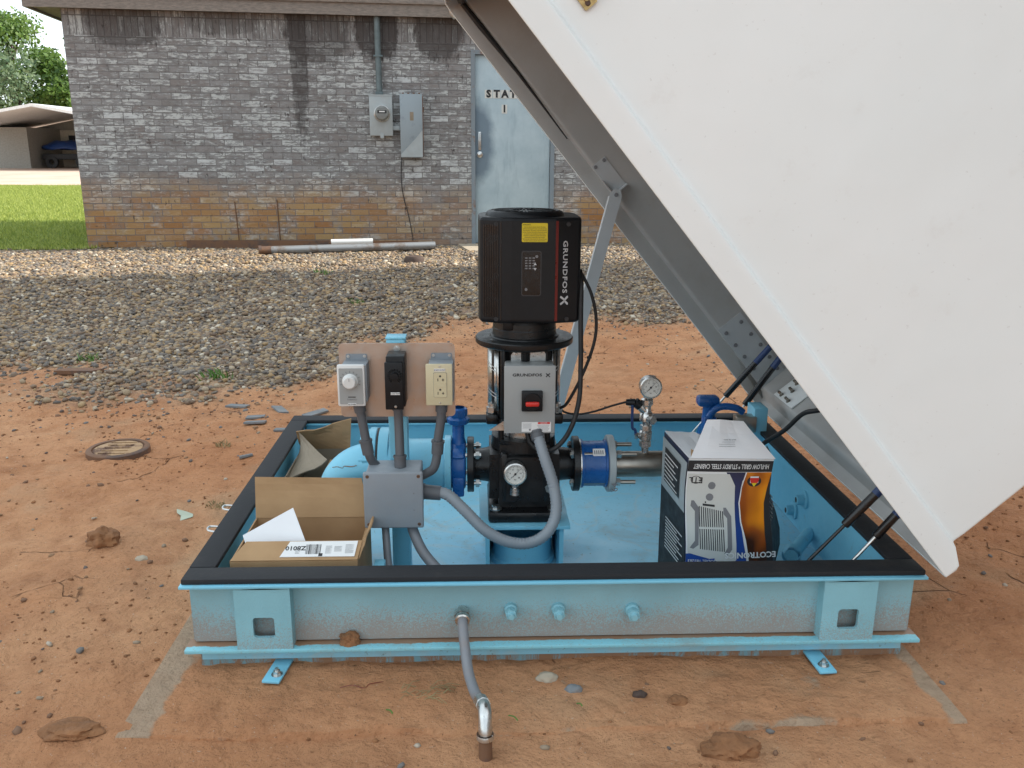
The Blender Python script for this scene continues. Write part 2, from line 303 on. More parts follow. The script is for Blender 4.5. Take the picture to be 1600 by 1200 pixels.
# ------------------------------------------------------------------ mesh building
def catmull(pts, n=8):
    P = [Vector(p) for p in pts]; P = [P[0]*2-P[1]]+P+[P[-1]*2-P[-2]]; o = []
    for i in range(1, len(P)-2):
        a, b, c, d = P[i-1:i+3]
        for k in range(n):
            t = k/n; o.append(.5*((2*b)+(c-a)*t+(2*a-5*b+4*c-d)*t*t+(3*b-a-3*c+d)*t**3))
    o.append(P[-2]); return o
class MB:
    def __init__(s, mat='blue'): s.V = []; s.F = []; s.K = []; s.S = []; s.ms = []; s.mat(mat)
    def mat(s, m):
        if m not in s.ms: s.ms.append(m)
        s.c = s.ms.index(m); return s
    def add(s, V, F, smooth=False, X=None):
        o = len(s.V); s.V += [tuple(X @ Vector(v)) if X else tuple(v) for v in V]
        for i, f in enumerate(F):
            s.F.append([o+k for k in f]); s.K.append(s.c); s.S.append(smooth if isinstance(smooth, bool) else smooth[i])
        return s
    def box(s, c, d, bevel=0, X=None, rot=None, seg=2):
        T = Matrix.Translation(c) @ (rot.to_4x4() if rot else Matrix()); T = X @ T if X else T
        if not bevel:
            V = [(x*d[0]/2, y*d[1]/2, z*d[2]/2) for x in (-1, 1) for y in (-1, 1) for z in (-1, 1)]
            return s.add(V, [(0, 1, 3, 2), (4, 6, 7, 5), (0, 4, 5, 1), (2, 3, 7, 6), (0, 2, 6, 4), (1, 5, 7, 3)], False, T)
        b = bmesh.new(); bmesh.ops.create_cube(b, size=1); bmesh.ops.scale(b, vec=d, verts=b.verts)
        bmesh.ops.bevel(b, geom=b.edges[:], offset=bevel, segments=seg, affect='EDGES', profile=.5)
        return s.frombm(b, T, True)
    def frombm(s, b, T=None, auto=False):
        b.verts.ensure_lookup_table(); V = [v.co[:] for v in b.verts]; F = [[v.index for v in f.verts] for f in b.faces]
        mx = max(f.calc_area() for f in b.faces)
        sm = [not (auto and max(abs(c) for c in f.normal) > .999 and f.calc_area() > mx*.02) for f in b.faces]; b.free(); return s.add(V, F, sm, T)
    def tube(s, pts, r, seg=14, smooth=0, ribs=0, cap=True, X=None):
        P = catmull(pts, smooth) if smooth else [Vector(p) for p in pts]
        if ribs:
            L = [0]
            for a, b in zip(P, P[1:]): L.append(L[-1]+(b-a).length)
            n = int(L[-1]/ribs*2); Q = []; j = 0
            for k in range(n+1):
                t = L[-1]*k/n
                while j < len(L)-2 and L[j+1] < t: j += 1
                Q.append(P[j].lerp(P[j+1], min(1, (t-L[j])/(L[j+1]-L[j]))))
            P = Q; rad = [r*(1 if k % 2 else .90) for k in range(len(P))]
        else: rad = list(r) if hasattr(r, '__len__') else [r]*len(P)
        if smooth and len(rad) != len(P):
            rr = [rad[min(len(rad)-1, int(i/len(P)*len(rad)))] for i in range(len(P))]; rad = rr
        V = []; F = []; sm = []; prev = None
        for i, p in enumerate(P):
            t = ((P[min(i+1, len(P)-1)]-P[max(i-1, 0)])).normalized()
            if prev is None: a = t.orthogonal().normalized()
            else: a = (prev-t*prev.dot(t)).normalized()
            prev = a; b = t.cross(a)
            for k in range(seg):
                g = 2*math.pi*k/seg; V.append(p+(a*math.cos(g)+b*math.sin(g))*rad[i])
        for i in range(len(P)-1):
            for k in range(seg):
                k2 = (k+1) % seg; F.append((i*seg+k, i*seg+k2, (i+1)*seg+k2, (i+1)*seg+k)); sm.append(True)
        if cap:
            F.append(tuple(range(seg))[::-1]); F.append(tuple((len(P)-1)*seg+k for k in range(seg))); sm += [False, False]
        return s.add(V, F, sm, X)
    def cyl(s, a, b, r, r1=None, seg=20, X=None): return s.tube([a, b], [r, r if r1 is None else r1], seg, X=X)
    def lathe(s, o, ax, prof, seg=28, X=None):      # prof: (distance along axis, radius)
        o = Vector(o); t = Vector(ax).normalized(); a = t.orthogonal().normalized(); b = t.cross(a); V = []; F = []; sm = []
        for d, r in prof:
            for k in range(seg):
                g = 2*math.pi*k/seg; V.append(o+t*d+(a*math.cos(g)+b*math.sin(g))*max(r, 1e-5))
        for i in range(len(prof)-1):
            dr = abs(prof[i+1][1]-prof[i][1]); dd = abs(prof[i+1][0]-prof[i][0])
            for k in range(seg):
                k2 = (k+1) % seg; F.append((i*seg+k, i*seg+k2, (i+1)*seg+k2, (i+1)*seg+k)); sm.append(not (dd < 1e-6 or dr < 1e-6) or dr < 1e-6)
        return s.add(V, F, sm, X)
    def prism(s, poly, d0, d1, X=None):             # polygon in local XY extruded along Z
        n = len(poly); V = [(x, y, d0) for x, y in poly]+[(x, y, d1) for x, y in poly]
        F = [tuple(range(n))[::-1], tuple(range(n, 2*n))]+[(i, (i+1) % n, n+(i+1) % n, n+i) for i in range(n)]
        return s.add(V, F, False, X)
    def hexb(s, a, b, r, X=None): return s.tube([a, b], r, 6, X=X)
    def text(s, txt, h, X, ext=.0004, align='CENTER', bold=0, wscale=1, sp=1):
        c = bpy.data.curves.new('t', 'FONT'); c.body = txt; c.size = h*1.38; c.extrude = ext; c.align_x = align; c.align_y = 'CENTER'; c.offset = bold; c.resolution_u = 2; c.space_character = sp
        o = bpy.data.objects.new('t', c); COL.objects.link(o); bpy.context.view_layer.update()
        me = bpy.data.meshes.new_from_object(o.evaluated_get(bpy.context.evaluated_depsgraph_get()))
        V = [(v.co.x*wscale, v.co.y, v.co.z) for v in me.vertices]; F = [tuple(p.vertices) for p in me.polygons]
        bpy.data.objects.remove(o); bpy.data.meshes.remove(me); bpy.data.curves.remove(c); return s.add(V, F, False, X)
    def build(s, name, parent=None, mods=None):
        off = Vector(parent_loc(parent)) if parent else Vector((0, 0, 0))
        me = bpy.data.meshes.new(name); me.from_pydata([(v[0]-off.x, v[1]-off.y, v[2]-off.z) for v in s.V], [], s.F)
        for m in s.ms: me.materials.append(M[m])
        me.polygons.foreach_set('material_index', s.K); me.polygons.foreach_set('use_smooth', s.S)
        if any(s.S): me.set_sharp_from_angle(angle=R(38))
        o = bpy.data.objects.new(name, me); COL.objects.link(o)
        if parent: o.parent = parent
        if mods: mods(o)
        o['_w'] = tuple(off); return o
    def thing(s, name, label, cat, group=None, at=None):      # one-mesh top-level thing; origin moved to its base
        V = np.array(s.V); c = at if at is not None else ((V[:, 0].min()+V[:, 0].max())/2, (V[:, 1].min()+V[:, 1].max())/2, V[:, 2].min())
        s.V = [(v[0]-c[0], v[1]-c[1], v[2]-c[2]) for v in s.V]; o = s.build(name); o.location = c; o['_w'] = tuple(c); return tag(o, label, cat, group)
def parent_loc(p): return p['_w'] if '_w' in p else p.location
def tag(o, label=None, cat=None, group=None, kind=None):
    if label: o['label'] = label
    if cat: o['category'] = cat
    if group: o['group'] = group
    if kind: o['kind'] = kind
    return o
def thing(name, label, cat, loc, group=None):
    o = bpy.data.objects.new(name, None); COL.objects.link(o); o.location = loc; o['_w'] = tuple(loc); o.empty_display_size = .1; return tag(o, label, cat, group)
def frame(o, ex, ey, ez=None):
    ex = Vector(ex).normalized(); ey = Vector(ey); ey = (ey-ex*ey.dot(ex)).normalized(); ez = ex.cross(ey)
    m = Matrix((ex, ey, ez)).transposed().to_4x4(); m.translation = Vector(o); return m
def face(x, y, z): return frame((x, y, z), (1, 0, 0), (0, 0, 1))      # local XY = picture plane facing the camera side; local Z = -Y
def rrect(w, h, r, n=4):
    o = []
    for cx, cy, a in ((w/2-r, h/2-r, 0), (-w/2+r, h/2-r, 90), (-w/2+r, -h/2+r, 180), (w/2-r, -h/2+r, 270)):
        for k in range(n+1): g = R(a+90*k/n); o.append((cx+r*math.cos(g), cy+r*math.sin(g)))
    return o
def circ(r, n=16, cx=0, cy=0): return [(cx+r*math.cos(2*math.pi*k/n), cy+r*math.sin(2*math.pi*k/n)) for k in range(n)]

# ------------------------------------------------------------------ ground
_rs = np.random.RandomState(3)
_lat = _rs.rand(256, 256)
def vn(x, y, s, k=0):
    x = np.asarray(x)*s+13.7*(k+1); y = np.asarray(y)*s+7.3*(k+1); xi = np.floor(x).astype(int); yi = np.floor(y).astype(int); fx = x-xi; fy = y-yi
    fx = fx*fx*(3-2*fx); fy = fy*fy*(3-2*fy); g = lambda a, b: _lat[a % 256, b % 256]
    return (g(xi, yi)*(1-fx)*(1-fy)+g(xi+1, yi)*fx*(1-fy)+g(xi, yi+1)*(1-fx)*fy+g(xi+1, yi+1)*fx*fy)-.5
def sst(v, a, b):
    t = np.clip((np.asarray(v)-a)/(b-a), 0, 1); return t*t*(3-2*t)
def edge_y(x): return np.interp(x, [-8, -3.5, -2.7, -2.2, -1.7, -1.2, -.9, -.4, .3, 1.2, 2.2, 6], [3.0, 2.7, 2.75, 2.55, 2.3, 2.55, 3.3, 4.5, 4.5, 4.3, 4.6, 4.8])
def gravel_f(x, y):
    e = edge_y(x)+vn(x, y, 1.7, 5)*.5+vn(x, y, 5, 6)*.3; f = .35*sst(y-e, -.2, .15)+.65*sst(y-e+vn(x, y, 3.2, 12)*.7, -.15, .9)
    patch = sst(vn(x, y, 1.1, 8)+vn(x, y, 4, 9)*.5, .20, .34)*sst(y-e, 1.3, .3)      # bare dirt showing through
    f = f*(1-.85*patch); wallend = 8.42+.1*(np.asarray(x)+4.49)-.45
    f = f*sst(wallend-y, -.1, .1)*sst(x, -7.5, -7.0); return f*sst(9-x, 0, .5)
def gz(x, y):
    x = np.asarray(x, float); y = np.asarray(y, float)
    z = .16*sst(y, 3.4, 7.6)+.02*gravel_f(x, y)
    und = vn(x, y, .9)*.03+vn(x, y, 2.6, 1)*.034+vn(x, y, 7, 2)*.022+np.abs(vn(x, y, 16, 3))*.024+vn(x, y, 37, 4)*.008
    d = np.maximum(np.maximum(np.abs(x+.03)-1.0, np.maximum(-.22-y, y-1.5)), 0)        # flat under the pad
    k = sst(d, .0, .45); far = sst(y, 7.0, 8.0)
    return z+und*k*(1-far*.8)+(vn(x, y, 2.4, 3)*.022+vn(x, y, 9, 5)*.014+vn(x, y, 31, 3)*.004-.003)*(1-k)*(1-.8*((np.abs(x)<.9)&(y>.0)&(y<1.4)))
def graded(lo, hi, step, far0, far1, g=1.13):
    m = list(np.arange(lo, hi, step)); s = step; a = lo
    L = []
    while a > far0: s *= g; a -= s; L.append(a)
    s = step; b = m[-1]; U = []
    while b < far1: s *= g; b += s; U.append(b)
    return np.array(L[::-1]+m+U)
xs = graded(-3.3, 2.2, .018, -260, 260); ys = graded(-.75, 3.2, .018, -60, 400)
X, Yg = np.meshgrid(xs, ys); Z = gz(X, Yg); nx, ny = len(xs), len(ys)
def np_mesh(name, V, F, mats, smooth=True, attr=None):
    me = bpy.data.meshes.new(name); nv, nf, k = len(V), len(F), F.shape[1]
    me.vertices.add(nv); me.vertices.foreach_set('co', V.astype(np.float32).ravel()); me.loops.add(nf*k); me.loops.foreach_set('vertex_index', F.astype(np.int32).ravel())
    me.polygons.add(nf); me.polygons.foreach_set('loop_start', np.arange(0, nf*k, k, dtype=np.int32)); me.polygons.foreach_set('loop_total', np.full(nf, k, np.int32))
    me.polygons.foreach_set('use_smooth', np.full(nf, smooth)); me.update(calc_edges=True)
    for m in mats: me.materials.append(M[m])
    if attr: a = me.attributes.new(attr[0], 'FLOAT', 'POINT'); a.data.foreach_set('value', attr[1].astype(np.float32))
    o = bpy.data.objects.new(name, me); COL.objects.link(o); return o
idx = np.arange(nx*ny).reshape(ny, nx); Fg = np.stack([idx[:-1, :-1], idx[:-1, 1:], idx[1:, 1:], idx[1:, :-1]], -1).reshape(-1, 4)
g = np_mesh('ground', np.stack([X, Yg, Z], -1).reshape(-1, 3), Fg, ['ground'], True, ('gravel', gravel_f(X, Yg).ravel())); tag(g, kind='structure')
def sheet(name, x0, x1, y0, y1, n, m, mat, dz, edge=None):
    a = np.linspace(x0, x1, n); b = np.linspace(y0, y1, m); A, B = np.meshgrid(a, b)
    if edge: A, B = edge(A, B)
    Zs = gz(A, B)+dz; i = np.arange(n*m).reshape(m, n); F = np.stack([i[:-1, :-1], i[:-1, 1:], i[1:, 1:], i[1:, :-1]], -1).reshape(-1, 4)
    o = np_mesh(name, np.stack([A, B, Zs], -1).reshape(-1, 3), F, [mat]); return tag(o, kind='structure')
def lawn_edge(A, B):
    t = (B-7.75)/(25-7.75); return A, B+(1-t)*(vn(A, B*0, 2.5, 4)*.35)
sheet('lawn', -40, -4.2, 7.75, 25, 160, 90, 'lawn', .02, lawn_edge)
q = NT('pinkish_dirt_track'); M['track'] = q.fin(q.ramp(q.noise(.6, 6, .7), (.3, (.42, .29, .22)), (.7, (.55, .42, .34))), .95)
sheet('driveway', -60, 20, 25.02, 62, 60, 30, 'track', .03)

# pad under the skid: mostly buried in dirt
mb = MB('pad'); xs_ = np.linspace(-1.01, .93, 150); ys_ = np.linspace(-.262, 1.6, 144)
PA, PB = np.meshgrid(xs_, ys_); e_ = vn(PA, PB, 6, 4)*.02+vn(PA, PB, 25, 2)*.008
k = np.clip(np.minimum(np.minimum((PA+1.01+e_*.3)/.008, (.93-PA+e_*.3)/.008), (PB+.262+e_-.006)/.014), 0, 1)
lump = np.maximum(vn(PA, PB, 3.5, 1)+.1, 0)*.020+np.abs(vn(PA, PB, 13, 3))*.012+vn(PA, PB, 34, 6)*.005; conc = sst(np.maximum(-.9-PA, PA-.84), -.02, .05)
PZ = .003+lump*(1-.85*conc)-(1-k)*.05; PZ = np.where((np.abs(PA) < .88) & (PB > .08), np.minimum(PZ, .02), PZ); V = np.stack([PA, PB, PZ], -1).reshape(-1, 3).tolist()
n = len(xs_); F = [(j*n+i, j*n+i+1, (j+1)*n+i+1, (j+1)*n+i) for j in range(len(ys_)-1) for i in range(n-1)]
mb.add(V, F, True); o = mb.build('concrete_pad'); tag(o, kind='structure')

# ------------------------------------------------------------------ gravel and scatter (uncountable)
def ico(sub):
    b = bmesh.new(); bmesh.ops.create_icosphere(b, subdivisions=sub, radius=1); b.verts.ensure_lookup_table()
    V = np.array([v.co[:] for v in b.verts]); F = np.array([[v.index for v in f.verts] for f in b.faces]); b.free(); return V, F
def pebbles(name, px, py, size, sub, mats, seed, sink=.25):
    rs = np.random.RandomState(seed); V0, F0 = ico(sub); n = len(px)
    ax = size*np.exp(np.clip(rs.randn(n), -2, 1.9)*.34); S3 = np.stack([ax*rs.uniform(.9, 1.35, n), ax*rs.uniform(.7, 1., n), ax*rs.uniform(.42, .75, n)], -1)
    noise = 1+rs.uniform(-.2, .2, (n, len(V0), 1)); P = V0[None]*noise*S3[:, None]
    t = rs.uniform(-.5, .5, n); c, s_ = np.cos(t)[:, None], np.sin(t)[:, None]; P = np.stack([P[..., 0]*c-P[..., 2]*s_, P[..., 1], P[..., 0]*s_+P[..., 2]*c], -1)
    t = rs.uniform(-.45, .45, n); c, s_ = np.cos(t)[:, None], np.sin(t)[:, None]; P = np.stack([P[..., 0], P[..., 1]*c-P[..., 2]*s_, P[..., 1]*s_+P[..., 2]*c], -1)
    t = rs.uniform(0, 6.28, n); c, s_ = np.cos(t)[:, None], np.sin(t)[:, None]; P = np.stack([P[..., 0]*c-P[..., 1]*s_, P[..., 0]*s_+P[..., 1]*c, P[..., 2]], -1)
    zc = gz(px, py)+S3[:, 2]*rs.uniform(.1, 1.1-sink, n); P = P+np.stack([px, py, zc], -1)[:, None]
    F = (F0[None]+np.arange(n)[:, None, None]*len(V0)).reshape(-1, 3); return np_mesh(name, P.reshape(-1, 3), F, mats)
def field(n, x0, x1, y0, y1, seed, fn):
    rs = np.random.RandomState(seed); x = rs.uniform(x0, x1, n); y = rs.uniform(y0, y1, n); k = rs.rand(n) < fn(x, y); return x[k], y[k]
inview = lambda x, y: (x > -.62*(y+1.93)-.9) & (x < .30*(y+1.93)+1.4)
gx, gy = field(70000, -4.3, 3.0, 2.0, 4.9, 1, lambda x, y: np.where(inview(x, y), np.maximum(gravel_f(x, y), 0)**1.3, 0)); gx2, gy2 = field(95000, -6.8, 3.6, 4.9, 8.6, 2, lambda x, y: np.where(inview(x, y), gravel_f(x, y), 0))
o = pebbles('gravel', gx, gy, .0125, 1, ['pebble'], 5); tag(o, 'bed of loose grey and tan river pebbles between the dirt and the brick building', 'gravel', kind='stuff')
o = pebbles('far_gravel', gx2, gy2, .0135, 1, ['pebble'], 6); tag(o, 'pebbles of the sunlit and shaded gravel nearest the brick wall', 'gravel', kind='stuff')
def scat(x, y):
    e = edge_y(x); near = np.exp(-np.abs(y-e)/.45)*.75*(y < e+.3)+.035+.08*sst(vn(x, y, 2.2, 7), .1, .3)
    ins = (np.abs(x+.03) < .96) & (y > .02) & (y < 1.42); near = near+.35*np.exp(-((x+2.2)/.8)**2-((y-2.45)/.22)**2); return np.where(ins, 0, np.minimum(near, 1))*np.where(inview(x, y), 1, 0)
sx, sy = field(16000, -3.6, 2.8, -.7, 4.6, 11, scat)
o = pebbles('loose_pebbles', sx, sy, .0072, 1, ['loosepebble'], 12, .5); tag(o, 'small stones and crumbs strewn over the red dirt', 'pebbles', kind='stuff')
sx, sy = field(26000, -3.4, 2.6, -.7, 4.4, 21, lambda x, y: np.where(((np.abs(x+.03) < .96) & (y > .02) & (y < 1.42)), 0, .35*sst(vn(x, y, 1.6, 11), -.15, .3)+.05))
o = pebbles('dirt_crumbs', sx, sy, .0042, 1, ['clod'], 22, .5); tag(o, 'crumbs of red dirt lying over the bare ground', 'dirt crumbs', kind='stuff')
# lawn blades near the building
def blades(name, x, y, h, wd, mat, seed):
    rs = np.random.RandomState(seed); n = len(x); a = rs.uniform(0, 6.28, n); dx, dy = np.cos(a)*wd/2, np.sin(a)*wd/2; z = gz(x, y)+.015
    hh = h*rs.uniform(.5, 1.2, n); lx, ly = rs.randn(n)*hh*.35, rs.randn(n)*hh*.35
    P = np.stack([np.stack([x-dx, y-dy, z], -1), np.stack([x+dx, y+dy, z], -1), np.stack([x+lx, y+ly, z+hh], -1)], 1)
    return np_mesh(name, P.reshape(-1, 3), np.arange(3*n).reshape(n, 3), [mat], False)
bx_, by_ = field(190000, -16, -4.35, 7.7, 25, 31, lambda x, y: np.where((x > -.62*(y+1.93)-.6), 1., 0.))
o = blades('lawn_grass', bx_, by_, .05, .014, 'blade', 32); tag(o, 'green mown grass beyond the corner of the brick building', 'grass', kind='stuff')

# ------------------------------------------------------------------ small ground things
def clod(name, x, y, rx, ry, rz, label, cat, seed, mat='clod', group=None, sub=4, z=None, amp=.22):
    b = bmesh.new(); bmesh.ops.create_icosphere(b, subdivisions=sub, radius=1); rs = random.Random(seed); ph = [rs.uniform(0, 6) for _ in range(6)]
    from mathutils import noise
    for v in b.verts:
        c = v.co.copy(); k = 1+amp*noise.noise(c*1.6+Vector((seed, 0, 0)))*1.6+amp*.6*noise.noise(c*4+Vector((0, seed, 0)))+amp*.4*noise.noise(c*10+Vector((0, seed, 3)))
        v.co = Vector((c.x*rx*k, c.y*ry*k, max(-.35, c.z)*rz*k))
    zz = float(gz(x, y)) if z is None else z
    if z is None: zz = max(zz, .002) if (abs(x+.04) < .97 and y > -.26) else zz
    m = MB(mat); m.frombm(b, Matrix.Translation((x, y, zz+rz*.2))); return m.thing(name, label, cat, group, (x, y, zz))
clod('dirt_clod', -1.424, .75, .05, .04, .04, 'rounded lump of red dirt left of the skid on open ground', 'dirt clod', 1, group='clods of red dirt')
clod('dirt_clod', -1.10, -.215, .065, .035, .016, 'low flat dirt clod at the bottom left corner of the picture', 'dirt clod', 2, group='clods of red dirt')
clod('dirt_clod', -.519, .025, .028, .018, .022, 'small pointed dirt clod resting on the bottom flange of the blue skid', 'dirt clod', 3, z=.071, group='clods of red dirt')
clod('dirt_clod', .345, -.325, .06, .035, .026, 'largest dirt clod in front of the skid, right of the grey conduit', 'dirt clod', 4, group='clods of red dirt')
clod('dirt_clod', .27, -.15, .025, .018, .014, 'brown pebble-sized dirt lump between the big clod and the skid', 'dirt clod', 5, group='clods of red dirt')
clod('dirt_clod', 1.28, 1.0, .03, .022, .012, 'small dirt clod on the ground at the far right edge', 'dirt clod', 6, group='clods of red dirt')
clod('stone', 1.17, .62, .022, .017, .012, 'pale tan stone on the dirt right of the lid corner', 'stone', 7, 'concrete', amp=.12)
clod('stone', -1.26, .64, .02, .015, .01, 'pale stone on the dirt between the round lump and the skid', 'stone', 8, 'concrete', amp=.12)
clod('stone', .03, -.095, .022, .014, .013, 'dark grey stone just in front of the skid, right of the conduit', 'stone', 9, 'shingle', amp=.12)
clod('stone', .185, -.12, .017, .012, .011, 'round brown stone in front of the skid, below its right half', 'stone', 10, 'wood', amp=.12)
clod('stone', -.03, -.045, .027, .018, .015, 'cream stone beside the grey conduit where it crosses the pad', 'stone', 11, 'concrete', amp=.12)
for (x, y, l, wd, a, lb) in ((-1.40, 2.33, .11, .05, -12, 'grey slate chip on the gravel edge, leftmost of the upper chips'), (-1.17, 2.24, .13, .05, -62, 'long grey slate chip slanting down at the edge of the gravel'), (-.99, 2.19, .15, .05, 50, 'long grey slate chip slanting up, nearest the skid'),
    (-1.24, 2.03, .10, .045, 5, 'thick pale grey chip lying flat on the dirt below the slanting chips'), (-1.26, 2.12, .09, .04, 8, 'brownish slate chip behind the thick pale chip'), (-1.10, 1.93, .06, .035, 0, 'small grey chip on the dirt left of the skid back corner'), (-1.17, 1.58, .06, .02, 35, 'narrow grey chip standing up on the dirt beside the skid')):
    zz = float(gz(x, y)); m = MB('shingle'); rot = Matrix.Rotation(R(a), 3, 'Z') @ Matrix.Rotation(R(random.uniform(-9, 9)), 3, 'X')
    pl = [(-l/2, -wd/2), (l/2*.9, -wd/2*.8), (l/2, wd/2), (-l/2*.85, wd/2*.9)]; m.prism(pl, -.005, .004, Matrix.Translation((x, y, zz+.008)) @ rot.to_4x4())
    m.thing('slate_chip', lb, 'slate chip', 'slate chips on the dirt', (x, y, zz))
zz = float(gz(-2.43, 3.0)); m = MB('rust'); m.prism([(-.12, -.03), (.09, -.04), (.14, .01), (.05, .04), (-.1, .03)], 0, .022, Matrix.Translation((-2.45, 2.95, zz+.01))); m.thing('broken_tile', 'flat orange broken tile half sunk in the gravel at left', 'tile')
for (x, y, s_, lb) in ((-1.62, 2.75, 1, 'green weed tuft in the gravel left of the slate chips'), (-.75, 2.75, .5, 'small weed behind the grey instrument plate'), (-2.55, 3.3, .9, 'green weed tuft in the gravel near the left edge'), (.12, 3.3, .7, 'small green weed right of the black motor on the dirt'), (-1.62, 6.25, 1., 'bright green weed patch in the sunlit gravel strip'), (-1.15, 5.0, .7, 'faint weed tuft in the middle of the gravel'),
    (-1.15, 1.05, .4, 'tiny dry weed on the dirt beside the skid'), (-1.3, 1.72, .4, 'tiny dry weed above the manhole cover'), (.5, 1.9, .5, 'small weed at the far side of the skid, behind the gauge')):
    m = MB('grass' if s_ > .45 else 'drygrass')
    for k in range(46):
        a = random.uniform(0, 6.28); d = random.random()**.6*.09*s_; px, py = x+math.cos(a)*d, y+math.sin(a)*d*.8; h = random.uniform(.02, .055)*s_; z0 = float(gz(px, py))+.004
        a2 = random.uniform(0, 6.28); wv = .004*s_+.001; l = Vector((random.gauss(0, .5), random.gauss(0, .5), 0))*h
        m.add([(px-wv*math.cos(a2), py-wv*math.sin(a2), z0), (px+wv*math.cos(a2), py+wv*math.sin(a2), z0), (px+l.x*.5+wv*.6, py+l.y*.5, z0+h*.7), (px+l.x, py+l.y, z0+h)], [(0, 1, 2), (0, 2, 3)])
    m.thing('weed', lb, 'weed', 'weeds in the dirt and gravel')
# manhole cover
t = thing('manhole_cover', 'round rusty iron manhole cover set in the red dirt', 'manhole cover', (-1.742, 1.695, float(gz(-1.742, 1.695))))
z0 = t.location.z; m = MB('rust'); m.lathe((-1.742, 1.695, z0-.02), (0, 0, 1), [(0, .13), (.034, .128), (.038, .122), (.038, .106), (.030, .104), (.030, .100)], 48); m.build('rim', t)
q = NT('rusty_cover_with_dirt'); n_ = q.noise(14, 7, .7); M['cover'] = q.fin(q.mix(q.ramp(n_, (.42, 0.), (.55, 1.)), (.11, .055, .035), (.42, .27, .15)), .85, 0, n_, .6, .004)
m = MB('cover'); m.lathe((-1.742, 1.695, z0-.02), (0, 0, 1), [(.02, .1), (.034, .0995), (.036, .096), (.036, .0)], 48)
for k in range(5): m.box((-1.742, 1.62+k*.036, z0+.018), (.11, .008, .005), .002)
m.build('lid', t)

# ------------------------------------------------------------------ brick building
WB = Vector((-4.4889, 7.9717, .1898)); TH = .0989; WD = Vector((math.cos(TH), math.sin(TH), 0)); WN = Vector((math.sin(TH), -math.cos(TH), 0))
def wobj(mb_, name, parent=None, label=None, cat=None, group=None):     # mesh given in wall coordinates: x along wall, y out towards viewer (negated), z up
    me = MB.build(mb_, name); me.rotation_euler = (0, 0, TH)
    if parent: me.parent = parent; me.rotation_euler = (0, 0, 0)
    else: me.location = WB
    if label: tag(me, label, cat, group)
    return me
bld = thing('brick_building', 'low weathered grey brick pump house with flat roof and ochre band at its foot', 'building', tuple(WB)); bld.rotation_euler = (0, 0, TH)
bld['_w'] = (0, 0, 0)
L_, H_, D_ = 9.5, 2.46, 3.9; dx0, dx1, dz = 4.25, 5.21, 2.14
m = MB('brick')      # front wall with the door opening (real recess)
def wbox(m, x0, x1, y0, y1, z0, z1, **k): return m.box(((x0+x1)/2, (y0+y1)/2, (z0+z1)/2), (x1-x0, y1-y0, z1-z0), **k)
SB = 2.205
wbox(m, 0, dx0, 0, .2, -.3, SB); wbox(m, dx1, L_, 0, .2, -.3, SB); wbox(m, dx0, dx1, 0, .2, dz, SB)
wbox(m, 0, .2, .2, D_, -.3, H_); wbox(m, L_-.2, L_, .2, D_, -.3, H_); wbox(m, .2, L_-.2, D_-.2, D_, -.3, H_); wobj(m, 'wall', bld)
m = MB('soldier'); wbox(m, 0, L_, .0, .2, SB, H_); o = wobj(m, 'brick_course', bld)
m = MB('fascia'); wbox(m, -.32, L_+.3, -.13, -.10, H_-.01, H_+.155); wbox(m, -.32, -.29, -.10, D_+.2, H_-.01, H_+.155); wbox(m, -.29, L_+.3, -.10, D_+.2, H_+.01, H_+.05)
wbox(m, -.345, L_+.3, -.155, -.13, H_+.11, H_+.165, bevel=.006); wobj(m, 'roof_fascia', bld)
m = MB('siding'); wbox(m, -.34, L_+.3, -.15, D_+.2, H_+.166, H_+.19); wobj(m, 'roof', bld)
m = MB('frame'); wbox(m, dx0, dx0+.045, -.012, .14, 0, dz); wbox(m, dx1-.045, dx1, -.012, .14, 0, dz); wbox(m, dx0+.045, dx1-.045, -.012, .14, dz-.045, dz); wobj(m, 'door_frame', bld)
m = MB('door'); wbox(m, dx0+.049, dx1-.049, .03, .075, .02, dz-.05, bevel=.003); door = wobj(m, 'door', bld); door['label'] = 'pale blue worn steel door reading STATION 1'
def dchild(m, name): o = m.build(name); o.parent = door; return o
m = MB('zinc'); m.box((4.35, .026, 1.17), (.03, .006, .2), .002); m.tube([(4.35, .03, 1.25), (4.35, -.01, 1.24), (4.35, -.012, 1.12), (4.35, .03, 1.1)], .007, 8, 5); dchild(m, 'pull_handle')
m = MB('zinc'); m.lathe((4.35, .03, 1.02), (0, -1, 0), [(0, .036), (.008, .034), (.012, .026), (.03, .024), (.034, .018), (.034, 0)]); m.mat('ink').box((4.35, -.005, 1.02), (.004, .003, .02)); dchild(m, 'lock')
TX = frame((0, 0, 0), (1, 0, 0), (0, 0, 1))
def wface(x, y, z): return frame((x, y, z), (1, 0, 0), (0, 0, 1))
for i, c in enumerate('STATION'):
    x = 4.452+i*.0925; m = MB('dial'); m.prism([(-.043, -.045), (.043, -.045), (.043, .045), (-.043, .045)], 0, .003, wface(x, .03, 1.68))
    m.mat('ink').text(c, .078, wface(x, .0255, 1.68), .001, bold=.0055); dchild(m, 'letter_tile')
m = MB('dial'); m.prism([(-.032, -.048), (.032, -.048), (.032, .048), (-.032, .048)], 0, .003, wface(4.632, .03, 1.52)); m.mat('ink').text('1', .08, wface(4.632, .0255, 1.52), .001, bold=.004); dchild(m, 'number_tile')
m = MB('rust'); m.tube([(1.60, -.006, .50), (1.61, -.008, .3), (1.62, -.006, .02)], .006, 6); wobj(m, 'wall_rod', bld); m = MB('rust'); m.tube([(2.06, -.006, .52), (2.07, -.006, .02)], .006, 6); wobj(m, 'wall_rod', bld)
